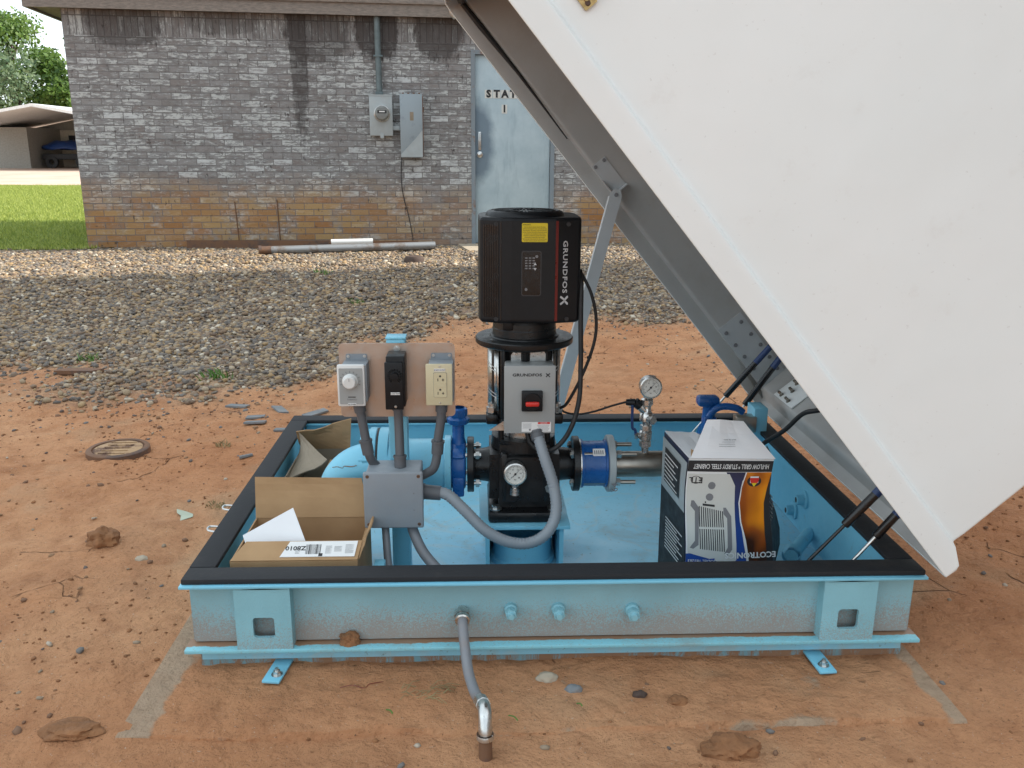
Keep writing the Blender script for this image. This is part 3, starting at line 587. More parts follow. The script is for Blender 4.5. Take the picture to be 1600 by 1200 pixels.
# things hanging on the wall
t = thing('electric_meter', 'grey electric meter box with round glass dial on the brick wall', 'electric meter', tuple(WB)); t.rotation_euler = (0, 0, TH); t['_w'] = (0, 0, 0)
m = MB('metergrey'); wbox(m, 3.12, 3.372, -.12, -.002, 1.215, 1.645, bevel=.008); wbox(m, 3.116, 3.376, -.124, -.1, 1.635, 1.65); wbox(m, 3.23, 3.27, -.126, -.12, 1.19, 1.24); wobj(m, 'box', t)
m = MB('zinc'); m.lathe((3.257, -.12, 1.452), (0, -1, 0), [(0, .088), (.02, .088), (.026, .082), (.03, .078)], 32); wobj(m, 'dial_ring', t)
m = MB('meterface'); m.lathe((3.257, -.148, 1.452), (0, -1, 0), [(0, .078), (.05, .074), (.065, .06), (.068, 0)], 32); m.mat('ink'); m.prism([(-.05, -.01), (.05, -.01), (.05, .022), (-.05, .022)], 0, .002, wface(3.257, -.2165, 1.46)); m.mat('label'); m.prism([(-.03, -.006), (.03, -.006), (.03, .006), (-.03, .006)], 0, .001, wface(3.257, -.219, 1.468))
m.mat('greyink'); [m.box((3.257, -.217, z_), (.09, .002, .004)) for z_ in (1.43, 1.42, 1.5)]; wobj(m, 'dial', t)
t = thing('conduit_riser', 'grey steel conduit running from the eave down to the electric meter', 'conduit', tuple(WB)); t.rotation_euler = (0, 0, TH); t['_w'] = (0, 0, 0)
m = MB('conduitold'); m.tube([(3.235, -.05, 1.64), (3.235, -.05, 1.7), (3.232, -.052, 2.3), (3.232, -.052, 2.45)], .033, 16, 5); wobj(m, 'pipe', t)
m = MB('conduitold'); m.box((3.234, -.05, 2.05), (.1, .075, .02), .003); wobj(m, 'clamp', t); m = MB('conduitold'); m.box((3.234, -.05, 1.665), (.085, .085, .03), .006); wobj(m, 'hub', t)
t = thing('fuse_box', 'tall scuffed grey fuse box with a rust-edged door, right of the meter', 'fuse box', tuple(WB)); t.rotation_euler = (0, 0, TH); t['_w'] = (0, 0, 0)
m = MB('panelgrey'); wbox(m, 3.458, 3.70, -.13, -.002, .99, 1.655, bevel=.004); wobj(m, 'body', t)
m = MB('panelgrey'); wbox(m, 3.452, 3.698, -.142, -.133, .985, 1.66, bevel=.003); m.mat('metergrey'); m.prism([(3.455, 1.02), (3.455, .99), (3.694, .99), (3.694, 1.28), (3.62, 1.19)], 0, .0015, frame((0, -.1425, 0), (1, 0, 0), (0, 0, 1))); m.mat('cardgrey'); wbox(m, 3.56, 3.6, -.145, -.1415, 1.38, 1.47); o = wobj(m, 'door', t)
m = MB('rust'); wbox(m, 3.699, 3.706, -.142, -.08, .99, 1.64); m.box((3.706, -.1, 1.5), (.02, .06, .05)); wobj(m, 'rusty_edge', t)
for k in range(4):
    m = MB('rust'); m.cyl((3.49+.06*k, -.07, 1.655), (3.49+.06*k, -.07, 1.675), .012); wobj(m, 'knockout', t)
m = MB('ink'); m.tube([(3.46, -.01, .99), (3.45, -.012, .75), (3.47, -.012, .55), (3.52, -.012, .35), (3.56, -.01, .12), (3.57, -.03, 0.)], .0045, 6, 6); o = wobj(m, 'wall_wire', None, 'thin black wire hanging down the brick wall below the fuse box', 'wire')
m = MB('metergrey'); m.box((3.41, -.05, 1.3), (.085, .05, .05), .004); o = wobj(m, 'pipe_nipple', None, 'short dark pipe joining the meter box to the fuse box', 'pipe')
m = MB('zinc'); m.tube([(4.01, -.2, 2.75), (4.0, -.2, 2.6), (4.03, -.19, 2.47), (4.06, -.16, 2.44)], .017, 10, 5); wobj(m, 'service_bracket', None, 'pale bent bracket at the eave above the door', 'bracket')
# step, pipes at the wall foot
m = MB('concrete'); m.prism([(-.42, 8.27), (-.27, 7.5), (.75, 7.6), (.75, 8.4)], .12, .212, Matrix()); m.thing('door_step', 'low concrete step before the pale blue door', 'step')
m = MB('rust'); m.prism([(0, 0), (.10, 0), (.10, .008), (.008, .008), (.008, .09), (0, .09)], 0, 2.55, frame((-3.40, 7.93, .19), (0, 1, 0), (0, 0, 1)) @ Matrix()); m.thing('angle_iron', 'long rusty steel angle lying along the foot of the brick wall', 'steel angle')
m = MB('oldpipe'); m.tube([(-2.33, 7.27, .245), (-.66, 7.73, .25)], .042, 16); m.mat('rust').lathe((-2.45, 7.24, .245), (1, .27, 0), [(0, .03), (.0, .05), (.03, .05), (.03, .043), (.14, .043)], 16); m.thing('steel_pipe', 'long grey steel pipe with rusty end lying before the brick wall', 'pipe')
m = MB('white'); m.tube([(-1.80, 7.83, .27), (-1.35, 7.89, .275)], .034, 16); m.thing('pvc_pipe', 'short white plastic pipe resting behind the long steel pipe', 'pipe')
m = MB('wood'); m.lathe((-.83, 6.93, .15), (0, 0, 1), [(0, .1), (.05, .1), (.075, .085), (.08, .06), (.07, 0)], 20); m.thing('drain_cap', 'dark brown round cap on the sunlit gravel', 'cap')
m = MB('ink'); m.tube([(-9.5, 6.0, 3.4), (-7, 7.8, 3.12), (-5.2, 9.0, 2.93), (-4.3, 9.7, 2.62)], .008, 6, 6); m.thing('power_line', 'thin overhead wire running to the roof corner of the brick building', 'wire')

# tall block added unseen on the right, only to cast the big shadow
t = thing('shade_block', 'tall metal-sided block added out of view to the right to shade the skid', 'building', (26, -10.9, 0))
m = MB('siding'); m.box((26, -10.9, 9), (12, 41.4, 18), .02)
for k in range(40): m.box((19.98, -31+k*1.03, 9), (.06, .12, 17.8))
m.build('wall', t); m = MB('carroof'); m.box((26, -11, 18.06), (12.5, 41.3, .12), .02); m.build('roof', t)

# ------------------------------------------------------------------ far background: carport and trees
cx, cy_, cz = -21.3, 43.0, 0.19
t = thing('carport', 'open white-roofed carport with a dark inside, far left behind the lawn', 'carport', (cx, cy_, cz))
m = MB('block'); m.box((cx-5.0, cy_+6, cz+1.05), (4.8, 4, 2.1)); m.build('store_room', t)
m = MB('block'); m.box((cx+1, cy_+8, cz+1.1), (9, .3, 2.2)); m.box((cx+5.4, cy_+4.5, cz+1.1), (.2, 6.8, 2.2)); m.build('wall', t)
m = MB('carroof'); X0 = cx-4.6; X1 = cx+5.6
for (xa, za, xb, zb) in ((X0, 2.25, cx+.0, 3.1), (cx+.0, 3.1, X1, 2.1)):
    m.add([(xa, cy_-.6, cz+za), (xb, cy_-.6, cz+zb), (xb, cy_+9, cz+zb), (xa, cy_+9, cz+za), (xa, cy_-.6, cz+za-.14), (xb, cy_-.6, cz+zb-.14), (xb, cy_+9, cz+zb-.14), (xa, cy_+9, cz+za-.14)], [(0, 1, 2, 3), (7, 6, 5, 4), (0, 4, 5, 1), (1, 5, 6, 2), (2, 6, 7, 3), (3, 7, 4, 0)])
m.build('roof', t)
m = MB('block'); m.prism([(X0+.5, 2.1), (X1-.5, 2.0), (cx+.0, 2.95)], 0, .15, frame((0, cy_+7.8, cz), (1, 0, 0), (0, 0, 1))); m.build('gable', t)
m = MB('cardoor'); m.box((cx-2.0, cy_+7.75, cz+1.02), (1.1, .1, 2.04)); o = m.build('door', t); m = MB('ink'); m.box((cx-1.9, cy_+7.68, cz+1.6), (.35, .05, .3)); m.build('pane', o)
m = MB('cardoor'); m.cyl((cx+3.9, cy_, cz), (cx+3.9, cy_, cz+2.4), .06); m.build('post', t)
cxx = cx; cx = cx-4.2
t = thing('covered_cart', 'low trailer heaped under a blue tarpaulin inside the carport', 'trailer', (cx+3.1, cy_+5.5, cz)); m = MB('tarp')
b = bmesh.new(); bmesh.ops.create_icosphere(b, subdivisions=3, radius=1)
for v in b.verts: v.co = Vector((v.co.x*1.5, v.co.y*.8, .75+max(v.co.z, -.1)*.42+.06*math.sin(v.co.x*9+v.co.y*5)))
m.frombm(b, Matrix.Translation((cx+3.1, cy_+5.5, cz+.3))); m.build('tarpaulin', t)
m = MB('ink'); m.box((cx+3.1, cy_+5.5, cz+.6), (2.6, 1.2, .3), .03); m.build('bed', t)
for sx_ in (-.8, .8):
    m = MB('rubber'); m.lathe((cx+3.1+sx_, cy_+4.85, cz+.33), (0, 1, 0), [(0, .15), (0, .33), (.2, .33), (.2, .15)], 20); m.build('wheel', t)

cx = cxx
def tree(x, y, h, cr, label, leaf, seed, n=5200, ls=.34, group='trees behind the carport'):
    rs = random.Random(seed); t = thing('tree', label, 'tree', (x, y, .1), group); m = MB('bark')
    m.tube([(x, y, 0), (x+.1, y, h*.25), (x-.1, y+.1, h*.5), (x, y, h*.8)], [h*.035, h*.028, h*.02, h*.006], 10)
    clumps = []
    for k in range(26):
        a = rs.uniform(0, 6.28); e = rs.uniform(.28, .98); rr = cr*rs.uniform(.35, 1.)*math.sin(min(1, (1.15-e)/.65)*1.57)
        c = Vector((x+math.cos(a)*rr, y+math.sin(a)*rr, h*e)); clumps.append((c, cr*rs.uniform(.22, .42)))
        s0 = Vector((x, y, h*max(.2, e-.25))); mid = s0.lerp(c, .5)+Vector((0, 0, h*.03)); m.tube([s0, mid, c], [h*.01, h*.006, h*.003], 6)
    m.build('trunk', t); V = []; F = []
    for k in range(n):
        c, r_ = rs.choice(clumps); d = Vector((rs.gauss(0, 1), rs.gauss(0, 1), rs.gauss(0, .75))); d = d.normalized()*r_*rs.random()**.45; p = c+d
        a = Vector((rs.gauss(0, 1), rs.gauss(0, 1), rs.gauss(0, 1))).normalized(); b_ = a.orthogonal().normalized(); s_ = ls*rs.uniform(.5, 1.2); o = len(V)
        V += [p-a*s_*.5, p+b_*s_*.3, p+a*s_*.5, p-b_*s_*.3]; F.append((o, o+1, o+2, o+3))
    m = MB(leaf); m.add(V, F, False); m.build('crown', t)
tree(-33.2, 56, 11.6, 4.4, 'tall tree with feathery grey-green crown at the left edge of the picture', 'leafblue', 4, 9000, .3)
tree(-31.5, 62, 9.6, 3.4, 'bright green rounded tree behind the left half of the carport roof', 'leaf', 5, 7000, .3)
tree(-28.6, 62, 7.6, 2.6, 'small sunlit tree in the middle behind the carport roof', 'leaf', 6, 5000)
tree(-25.6, 60, 8.2, 2.2, 'green tree touching the brick building edge, rightmost behind the carport', 'leaf', 7, 6000)
tree(-40.5, 62, 12.5, 4.6, 'large leafy tree cut by the left edge, behind the feathery one', 'leaf', 8, 8000)
tree(-19.0, 66, 8.5, 3.5, 'leafy tree hidden in part by the brick building', 'leaf', 9, 5000)
tree(-48, 66, 9.5, 5, 'broad leafy tree standing beyond the left edge of the picture', 'leafblue', 10, 5000)

# ------------------------------------------------------------------ skid
HW, HR, LS = .915, .246, 1.357          # half width, rim height, length
skid = thing('equipment_skid', 'light blue steel skid box with black foam rim, mud-splashed at the front', 'skid', (0, 0, 0))
m = MB('floor'); m.box((0, LS/2, .035), (2*HW-.06, LS-.06, .02)); m.build('floor', skid)
m = MB('skidweb'); m.box((0, .042, .155), (2*HW-.03, .008, .168)); m.build('front_web', skid)
m = MB('flangepaint'); m.box((0, .028, .063), (2*HW+.006, .056, .010), .002); m.build('bottom_flange', skid)
m = MB('drip'); m.box((0, .040, .028), (2*HW-.05, .008, .056)); m.build('drip_edge', skid)
m = MB('blue')      # rim flange plates, just below the foam
for a in (((0, .035, HR-.007), (2*HW, .08, .007)), ((0, LS-.035, HR-.007), (2*HW, .07, .007)), ((-HW+.03, LS/2, HR-.0071), (.06, LS-.15, .007)), ((HW-.03, LS/2, HR-.0071), (.06, LS-.15, .007))): m.box(*a, bevel=.0015)
m.build('top_flange', skid)
m = MB('blue')
m.box((0, .052, .143), (2*HW-.14, .006, .19)); m.box((-HW+.052, LS/2, .143), (.006, LS-.11, .19)); m.box((HW-.052, LS/2, .143), (.006, LS-.11, .19)); m.box((0, LS-.048, .143), (2*HW-.12, .006, .19)); m.build('inner_wall', skid)
m = MB('skidweb')
for s in (-1, 1): m.box((s*(HW-.012), LS/2+.02, .155), (.006, LS-.05, .168))
m.box((0, LS-.012, .155), (2*HW-.03, .006, .168)); m.build('outer_web', skid)
m = MB('gasket')
m.box((0, .037, HR+.004), (2*HW-.008, .066, .014), .003); m.box((0, LS-.036, HR+.004), (2*HW-.008, .066, .014), .003)
for s in (-1, 1): m.box((s*(HW-.036), LS/2, HR+.0045), (.064, LS-.142, .014), .003)
m.build('foam_gasket', skid)
for x in (-.7205, .7265):                # lifting brackets with a square hole
    m = MB('skidplate'); w_, h0, h1 = .0675, .067, .236; cxh, czh, r_ = 0, .127, .026; yb = .002
    outer = [(-w_, h0), (w_, h0), (w_, h1), (-w_, h1)]
    ring_o = []; ring_i = rrect(2*r_, 2*r_*1.05, .008, 3)
    ring_i = [(a, b+czh) for a, b in ring_i]
    for a, b in ring_i:
        dx, dy = a, b-czh; k = min(w_/abs(dx) if dx else 9e9, ((h1-czh) if dy > 0 else (czh-h0))/abs(dy) if dy else 9e9); ring_o.append((dx*k, czh+dy*k))
    n = len(ring_i); T = frame((x, yb, 0), (1, 0, 0), (0, 0, 1))
    V = [(a, b, 0) for a, b in ring_o]+[(a, b, 0) for a, b in ring_i]+[(a, b, -.010) for a, b in ring_i]
    # add the true corners so the plate stays rectangular
    F = [(i, (i+1) % n, n+(i+1) % n, n+i) for i in range(n)]+[(n+i, n+(i+1) % n, 2*n+(i+1) % n, 2*n+i) for i in range(n)]
    cs = {0: (w_, h1), 1: (-w_, h1), 2: (-w_, h0), 3: (w_, h0)}
    for q_, i in enumerate((1, 5, 9, 13)):
        pass
    m.add(V, F, False, T)
    ang = [math.atan2(b-czh, a) for a, b in ring_o]
    for (a, b) in outer:
        th = math.atan2(b-czh, a); best = None
        for i in range(n):
            j = (i+1) % n; a0, a1 = ang[i], ang[j]
            if a1 < a0: a1 += 2*math.pi
            t_ = th if th >= a0 else th+2*math.pi
            if a0-1e-9 <= t_ <= a1+1e-9: best = (i, j); break
        if best: m.add([(ring_o[best[0]][0], ring_o[best[0]][1], 0), (a, b, 0), (ring_o[best[1]][0], ring_o[best[1]][1], 0)], [(0, 1, 2)], False, T)
    for s in (-1, 1): m.box((x+s*(w_-.004), .021, (h0+h1)/2), (.008, .036, h1-h0-.002))
    m.box((x, .006, h1+.0005), (2*w_, .012, .004)); m.build('lifting_bracket', skid)
for x, a in ((-.690, 8), (.66, -4)):
    rot = Matrix.Rotation(R(-a), 3, 'Z'); m = MB('blue'); m.box((x, -.004, .0165), (.044, .115, .007), .002, rot=rot); o = m.build('anchor_tab', skid)
    m = MB('zinc'); m.lathe((x+.002, -.032, .019), (0, 0, 1), [(0, .014), (.002, .014), (.0021, .0)], 20); m.hexb((x+.002, -.032, .02), (x+.002, -.032, .03), .0095); m.cyl((x+.002, -.032, .03), (x+.002, -.032, .037), .005); m.build('anchor_bolt', o)
for x, z, k in ((-.117, .15, 1), (.002, .148, 1.05), (.188, .143, 1.1)):   # plugged fittings in the web
    m = MB('skidplate'); m.lathe((x, .04, z), (0, -1, 0), [(0, .017*k), (.012, .016*k), (.014, .012*k), (.022, .012*k)], 18); m.hexb((x, .018, z), (x, .004, z), .0145*k); m.cyl((x, .004, z), (x, -.006, z), .009*k, .007*k); m.build('pipe_plug', skid)
for y_, z_ in ((.42, .17), (.50, .1)):    # fittings inside the right wall
    m = MB('blue'); m.lathe((HW-.055, y_+.25, z_), (-1, 0, 0), [(0, .03), (.006, .03), (.008, .018), (.03, .016), (.031, .009)], 20); m.mat('ink').cyl((HW-.086, y_+.25, z_), (HW-.0862, y_+.25, z_), .009); m.build('wall_fitting', skid)
m = MB('blue'); m.tube([(HW-.06, .60, .085), (.74, .44, .085)], .02, 14); m.lathe((.74, .44, .085), (.5, 1, 0), [(0, .028), (.03, .028)], 14); m.build('drain_stub', skid)
for y_ in (.33, .48):
    m = MB('zinc'); m.tube([(-HW+.0, y_, .232), (-HW-.028, y_+.005, .236), (-HW-.032, y_+.03, .236), (-HW-.003, y_+.036, .232)], .003, 8, 5); m.build('latch_eye', skid)
# pump pedestal welded to the floor
PX = -.062
m = MB('blue'); m.box((PX, .555, .203), (.262, .31, .012), .002)
for s in (-1, 1): m.box((PX+s*.108, .555, .121), (.012, .27, .152))
m.box((PX, .67, .121), (.2, .01, .152)); m.build('pedestal', skid)
m = MB('blue'); m.lathe((PX, .545, .046), (0, 0, 1), [(0, .1), (.012, .098), (.014, .09), (.1, .088)], 36); m.build('pedestal_ring', skid)
# instrument post
m = MB('blue'); m.box((-.418, .418, .397), (.052, .05, .73), .006); m.box((-.418, .418, .764), (.055, .053, .006), .002); m.box((-.418, .418, .05), (.12, .12, .01), .002); post = m.build('instrument_post', skid)
# square tube stanchion at the back right and channel beside the box
m = MB('blue'); m.box((.845, 1.16, .19), (.05, .09, .31), .003); m.mat('pipe_steel').box((.79, 1.13, .285), (.075, .05, .06), .003); m.build('spring_stanchion', skid)
m = MB('blue'); m.box((-.455, .165, .13), (.028, .05, .17), .003); m.build('channel', skid)

# ------------------------------------------------------------------ pump
pump = thing('vertical_pump', 'tall black vertical multistage pump with a black boxy motor in the middle of the skid', 'pump', (PX, .55, .209))
AY, AZ = .55, .345                       # pipe axis
m = MB('black'); m.box((PX, AY, .226), (.212, .262, .034), .010); 
for sx in (-1, 1):
    for sy in (-1, 1): m.lathe((PX+sx*.084, AY+sy*.108, .232), (0, 0, 1), [(0, .022), (.014, .019), (.0141, 0)], 18)
m.build('base_plate', pump)
for sx in (-1, 1):
    m = MB('zinc'); x = PX+sx*.084; y = AY-.108; m.lathe((x, y, .2461), (0, 0, 1), [(0, .0175), (.003, .0175), (.0031, 0)], 20); m.hexb((x, y, .249), (x, y, .258), .0115); m.build('base_bolt', pump)
m = MB('black')
b = bmesh.new(); bmesh.ops.create_cube(b, size=1); bmesh.ops.scale(b, vec=(.2, .235, .19), verts=b.verts)
for v in b.verts:
    if v.co.z < 0: v.co.x *= 1.04; v.co.y *= 1.05
bmesh.ops.bevel(b, geom=b.edges[:], offset=.028, segments=4, affect='EDGES'); m.frombm(b, Matrix.Translation((PX, AY, .34)), True)
m.lathe((PX, AY, .41), (0, 0, 1), [(0, .096), (.034, .094), (.036, .07)], 32)
for s in (-1, 1):
    m.lathe((PX+s*.085, AY, AZ), (s, 0, 0), [(0, .058), (.03, .05), (.075, .046)], 28)
    m.box((PX+s*.06, AY-.108, .345), (.02, .03, .15), .007)
m.build('pump_body', pump)
def flange(parent, x, r, t, mat, nb=4, name='flange', hub=None, y=AY, z=AZ, bolts=True, ph=45):
    m = MB(mat); m.lathe((x-t/2, y, z), (1, 0, 0), [(0, .02), (0, r-.002), (.002, r), (t-.002, r), (t, r-.002), (t, .02)], 40); o = m.build(name, parent)
    return o
def stud(parent, x0, x1, r=.0065, R_=.062, k=0, y=AY, z=AZ, name='flange_bolt', n=4, thread=True):
    for i in range(n):
        a = R(45+360/n*i); yy, zz = y+R_*math.cos(a), z+R_*math.sin(a); m = MB('zinc')
        m.cyl((x0, yy, zz), (x1, yy, zz), r, seg=12); m.hexb((x0+.003, yy, zz), (x0+.014, yy, zz), .0125); m.hexb((x1-.016-k, yy, zz), (x1-.005-k, yy, zz), .0125)
        m.build(name, parent)
flange(pump, PX-.157, .083, .02, 'black'); flange(pump, PX+.157, .083, .02, 'black')
# discharge gauge on the front of the body
def gauge(parent, c, r, stem_to, label=None, name='pressure_gauge'):
    m = MB('steel'); x, y, z = c; m.lathe((x, y, z), (0, -1, 0), [(-.028, .3*r), (-.028, .93*r), (0, .93*r), (0, r), (.006, r), (.008, .9*r), (.004, .88*r), (.003, .86*r)], 36); o = m.build(name, parent)
    m = MB('dial'); m.lathe((x, y-.002, z), (0, -1, 0), [(0, .87*r), (.001, .87*r), (.0011, 0)], 32); m.mat('ink'); T = face(x, y-.0035, z)
    for k in range(28):
        a = R(-135+270*k/27)-R(90)+R(180); l = .12 if k % 3 else .2; rr = .78*r; ca, sa = math.cos(a+R(0)), math.sin(a)
        a = R(225-270*k/27); ca, sa = math.cos(a), math.sin(a); p0 = Vector((ca, sa))*rr; p1 = Vector((ca, sa))*(rr-l*r); nn = Vector((-sa, ca))*.012*r
        m.prism([tuple(p0-nn), tuple(p0+nn), tuple(p1+nn), tuple(p1-nn)], 0, .0004, T)
    for tx, a in (('0', 225), ('4', 171), ('8', 117), ('12', 63), ('16', 9), ('20', -45)): m.text(tx, .13*r, frame((x+math.cos(R(a))*.45*r, y-.0038, z+math.sin(R(a))*.45*r), (1, 0, 0), (0, 0, 1)))
    m.text('bar', .1*r, frame((x, y-.0038, z-.5*r), (1, 0, 0), (0, 0, 1))); m.build('dial_face', o)
    m = MB('ink'); a = R(48); m.prism([(-.35*r*math.cos(a)-.02*r, -.35*r*math.sin(a)+.02*r), (-.35*r*math.cos(a)+.02*r, -.35*r*math.sin(a)-.02*r), (.7*r*math.cos(a), .7*r*math.sin(a))], .0012, .0018, T); m.lathe((x, y-.003, z), (0, -1, 0), [(0, .1*r), (.003, .08*r), (.0031, 0)], 12); m.build('needle', o)
    if stem_to: m = MB('steel'); m.hexb((x, y+.012, z-r*.95), (x, y+.012, z-r*1.35), .011); m.tube([(x, y+.012, z-r*1.3), (x, y+.012, z-r*1.8), stem_to], .009, 12, 4); m.lathe((x, y+.012, z-r*1.4), (0, 0, -1), [(0, .013), (.02, .015), (.024, .006)], 14); m.build('stem', o)
    return o
gauge(pump, (-.092, .395, .372), .033, (-.092, .44, .31))
m = MB('zinc'); m.hexb((.01, .44, .315), (.01, .424, .315), .015); m.build('drain_plug', pump)
# sleeve, tie bolts, motor stool
m = MB('steel'); m.cyl((PX, AY, .43), (PX, AY, .53), .066, seg=36); m.build('sleeve', pump)
for a in (40, 140, 220, 320):
    x, y = PX+.088*math.cos(R(a)), AY+.088*math.sin(R(a)); m = MB('black'); m.cyl((x, y, .43), (x, y, .535), .0085, seg=12); m.build('tie_rod', pump)
m = MB('black')
prof = [(0, .1), (.004, .104), (.014, .104), (.024, .096), (.03, .08)]; m.lathe((PX, AY, .488), (0, 0, 1), prof, 36)
for a in (35, 145, 215, 325, 270, 90):
    c, s = math.cos(R(a)), math.sin(R(a)); wd = .02 if a in (270, 90) else .03
    m.tube([(PX+.082*c, AY+.082*s, .50), (PX+.074*c, AY+.074*s, .6), (PX+.09*c, AY+.09*s, .73)], [wd*.62, wd*.55, wd*.66], 8, 4)
m.cyl((PX, AY, .51), (PX, AY, .72), .084, seg=32)
for a in (210, 232, 308, 330, 150, 30): m.box((PX+.092*math.cos(R(a)), AY+.092*math.sin(R(a)), .615), (.03, .016, .21), .004, rot=Matrix.Rotation(R(a), 3, 'Z'))
m.lathe((PX, AY, .710), (0, 0, 1), [(0, .1), (.010, .136), (.013, .140), (.016, .141), (.027, .141), (.030, .1385), (.0305, .1), (.034, .098), (.036, .092), (.075, .090)], 56); m.build('motor_stool', pump)
for sx in (-1, 1):
    x, y = PX+sx*.094, AY-.05
    m = MB('black'); m.box((x, y, .507), (.035, .05, .03), .006); m.build('stool_lug', pump)
    m = MB('zinc'); m.cyl((x, y, .52), (x, y, .55), .012, seg=14); m.hexb((x, y, .525), (x, y, .54), .0165); m.build('stool_nut', pump)
for sx in (-1, 1):          # coupling guards, polished sheet
    m = MB('steel'); V = []; n = 12
    for k in range(n+1):
        a = R((180-44+88*k/n) if sx < 0 else (-44+88*k/n))
        for zz in (.532, .712): V.append((PX+.106*math.cos(a), AY+.106*math.sin(a), zz))
    m.add(V, [(2*k, 2*k+2, 2*k+3, 2*k+1) for k in range(n)], True)
    m.build('coupling_guard', pump, mods=lambda o: setattr(o.modifiers.new('s', 'SOLIDIFY'), 'thickness', .0015))
    m = MB('white')
    for zz in (.668, .658, .592, .582):
        V = []
        for k in range(9):
            a = R(180+6+34*k/8) if sx < 0 else R(-6-34*k/8)
            V += [(PX+.1072*math.cos(a), AY+.1072*math.sin(a), zz-.006*k/8*2), (PX+.1072*math.cos(a), AY+.1072*math.sin(a), zz+.0022-.006*k/8*2)]
        m.add(V, [(2*k, 2*k+2, 2*k+3, 2*k+1) for k in range(8)], True)
    m.build('guard_stripe', pump)
# motor head
HXC, HYC = -.052, .55; HZ0, HZ1 = .797, 1.083; FY = HYC-.125
m = MB('blackplastic'); m.lathe((PX, AY, .765), (0, 0, 1), [(0, .092), (.01, .088), (.045, .086)], 40); m.box((PX-.05, AY-.06, .785), (.03, .05, .03), .004)
m.build('neck', pump)
plan = [(-.142, -.075), (-.137, -.104), (-.080, -.121), (-.052, -.125), (.066, -.125), (.128, -.108), (.136, -.1), (.140, -.07), (.140, .07), (.13, .10), (.08, .125), (-.08, .125), (-.13, .10), (-.142, .07)]
m = MB('blackplastic'); n = len(plan); V = []
for z, k in ((HZ0, .96), (HZ0+.008, 1), (HZ1-.008, 1), (HZ1, .975)): V += [(HXC+a*k, HYC+b*k, z) for a, b in plan]
F = [(j*n+i, j*n+(i+1) % n, (j+1)*n+(i+1) % n, (j+1)*n+i) for j in range(3) for i in range(n)]+[tuple(range(n))[::-1], tuple(3*n+i for i in range(n))]
m.add(V, F, False); head = m.build('motor_housing', pump, mods=lambda o: (setattr(o.modifiers.new('b', 'BEVEL'), 'width', .0035), setattr(o.modifiers['b'], 'segments', 2)))
m = MB('blackplastic'); m.lathe((HXC-.012, HYC-.01, HZ1-.002), (0, 0, 1), [(0, .11), (.006, .109), (.013, .104), (.016, .095), (.013, .088), (.0131, .0)], 44)
for k in range(24):
    a = R(k*15); m.box((HXC-.012+.06*math.cos(a), HYC-.01+.06*math.sin(a), HZ1+.012), (.05, .004, .004), rot=Matrix.Rotation(a, 3, 'Z'))
m.build('fan_cover', pump)
def on_seg(p, q_, u, z, out=.0):        # frame on the housing facet between plan points p and q_
    a, b = Vector((HXC+plan[p][0], HYC+plan[p][1])), Vector((HXC+plan[q_][0], HYC+plan[q_][1])); d = (b-a); c = a+d*u; nrm = Vector((d.y, -d.x)).normalized()
    return frame((c.x+nrm.x*out, c.y+nrm.y*out, z), (d.x, d.y, 0), (0, 0, 1)), d.length
m = MB('blackgloss')
for k in range(9):
    T, l = on_seg(1, 2, .18+.075*k*1.1, (HZ0+HZ1)/2, .0002); m.prism([(-.0013, -.125), (.0013, -.125), (.0013, .125), (-.0013, .125)], 0, .0016, T)
T, l = on_seg(1, 2, .98, 0, .0); m.prism([(-.0012, HZ0+.01), (.0012, HZ0+.01), (.0012, HZ1-.01), (-.0012, HZ1-.01)], 0, .0012, T); m.build('cooling_rib', pump)
m = MB('darkred'); T, l = on_seg(4, 5, .05, 0, 0); m.prism([(-.0035, HZ0+.008), (.0035, HZ0+.008), (.0035, HZ1-.008), (-.0035, HZ1-.008)], 0, .0018, T); m.build('red_stripe', pump)
FYf = HYC-.1252
def pf(px, pz): return face(px, FYf, pz)
M['edge'] = simple('dark_grey_edge', (.035, .036, .04), .4); m = MB('edge'); zc = .935; xc = HXC+.001
pan = rrect(.054, .122, .006); inn = rrect(.049, .117, .005); nn_ = len(pan)
m.add([(a, b, .0012) for a, b in pan]+[(a, b, .0012) for a, b in inn]+[(a, b, 0) for a, b in pan], [(i, (i+1) % nn_, nn_+(i+1) % nn_, nn_+i) for i in range(nn_)]+[(2*nn_+i, 2*nn_+(i+1) % nn_, (i+1) % nn_, i) for i in range(nn_)], False, pf(xc, zc))
m.mat('blackgloss').prism(inn, 0, .0008, pf(xc, zc)); m.mat('greyink')
for r_ in range(5):
    for c_ in range(3): m.prism(rrect(.007, .0035, .001, 1), .0009, .0014, pf(xc-.014+c_*.010, zc+.042-r_*.007))
m.prism(circ(.004), .0009, .0013, pf(xc-.014, zc-.043)); m.prism(circ(.004), .0009, .0013, pf(xc+.014, zc+.046))
m.mat('silverprint').prism([(-.004, -.003), (.004, -.003), (0, .004)], .0009, .0016, pf(xc+.010, zc+.026)); m.prism([(-.004, .003), (.004, .003), (0, -.004)], .0009, .0016, pf(xc+.010, zc+.012)); m.build('control_panel', pump)
m = MB('yellow'); sx0, sz0 = HXC+.009, 1.0445; m.prism(rrect(.069, .050, .003), 0, .0012, pf(sx0, sz0)); m.mat('ink').text('WARNING', .0032, frame((sx0-.022, FYf-.0013, sz0+.0205), (1, 0, 0), (0, 0, 1)))
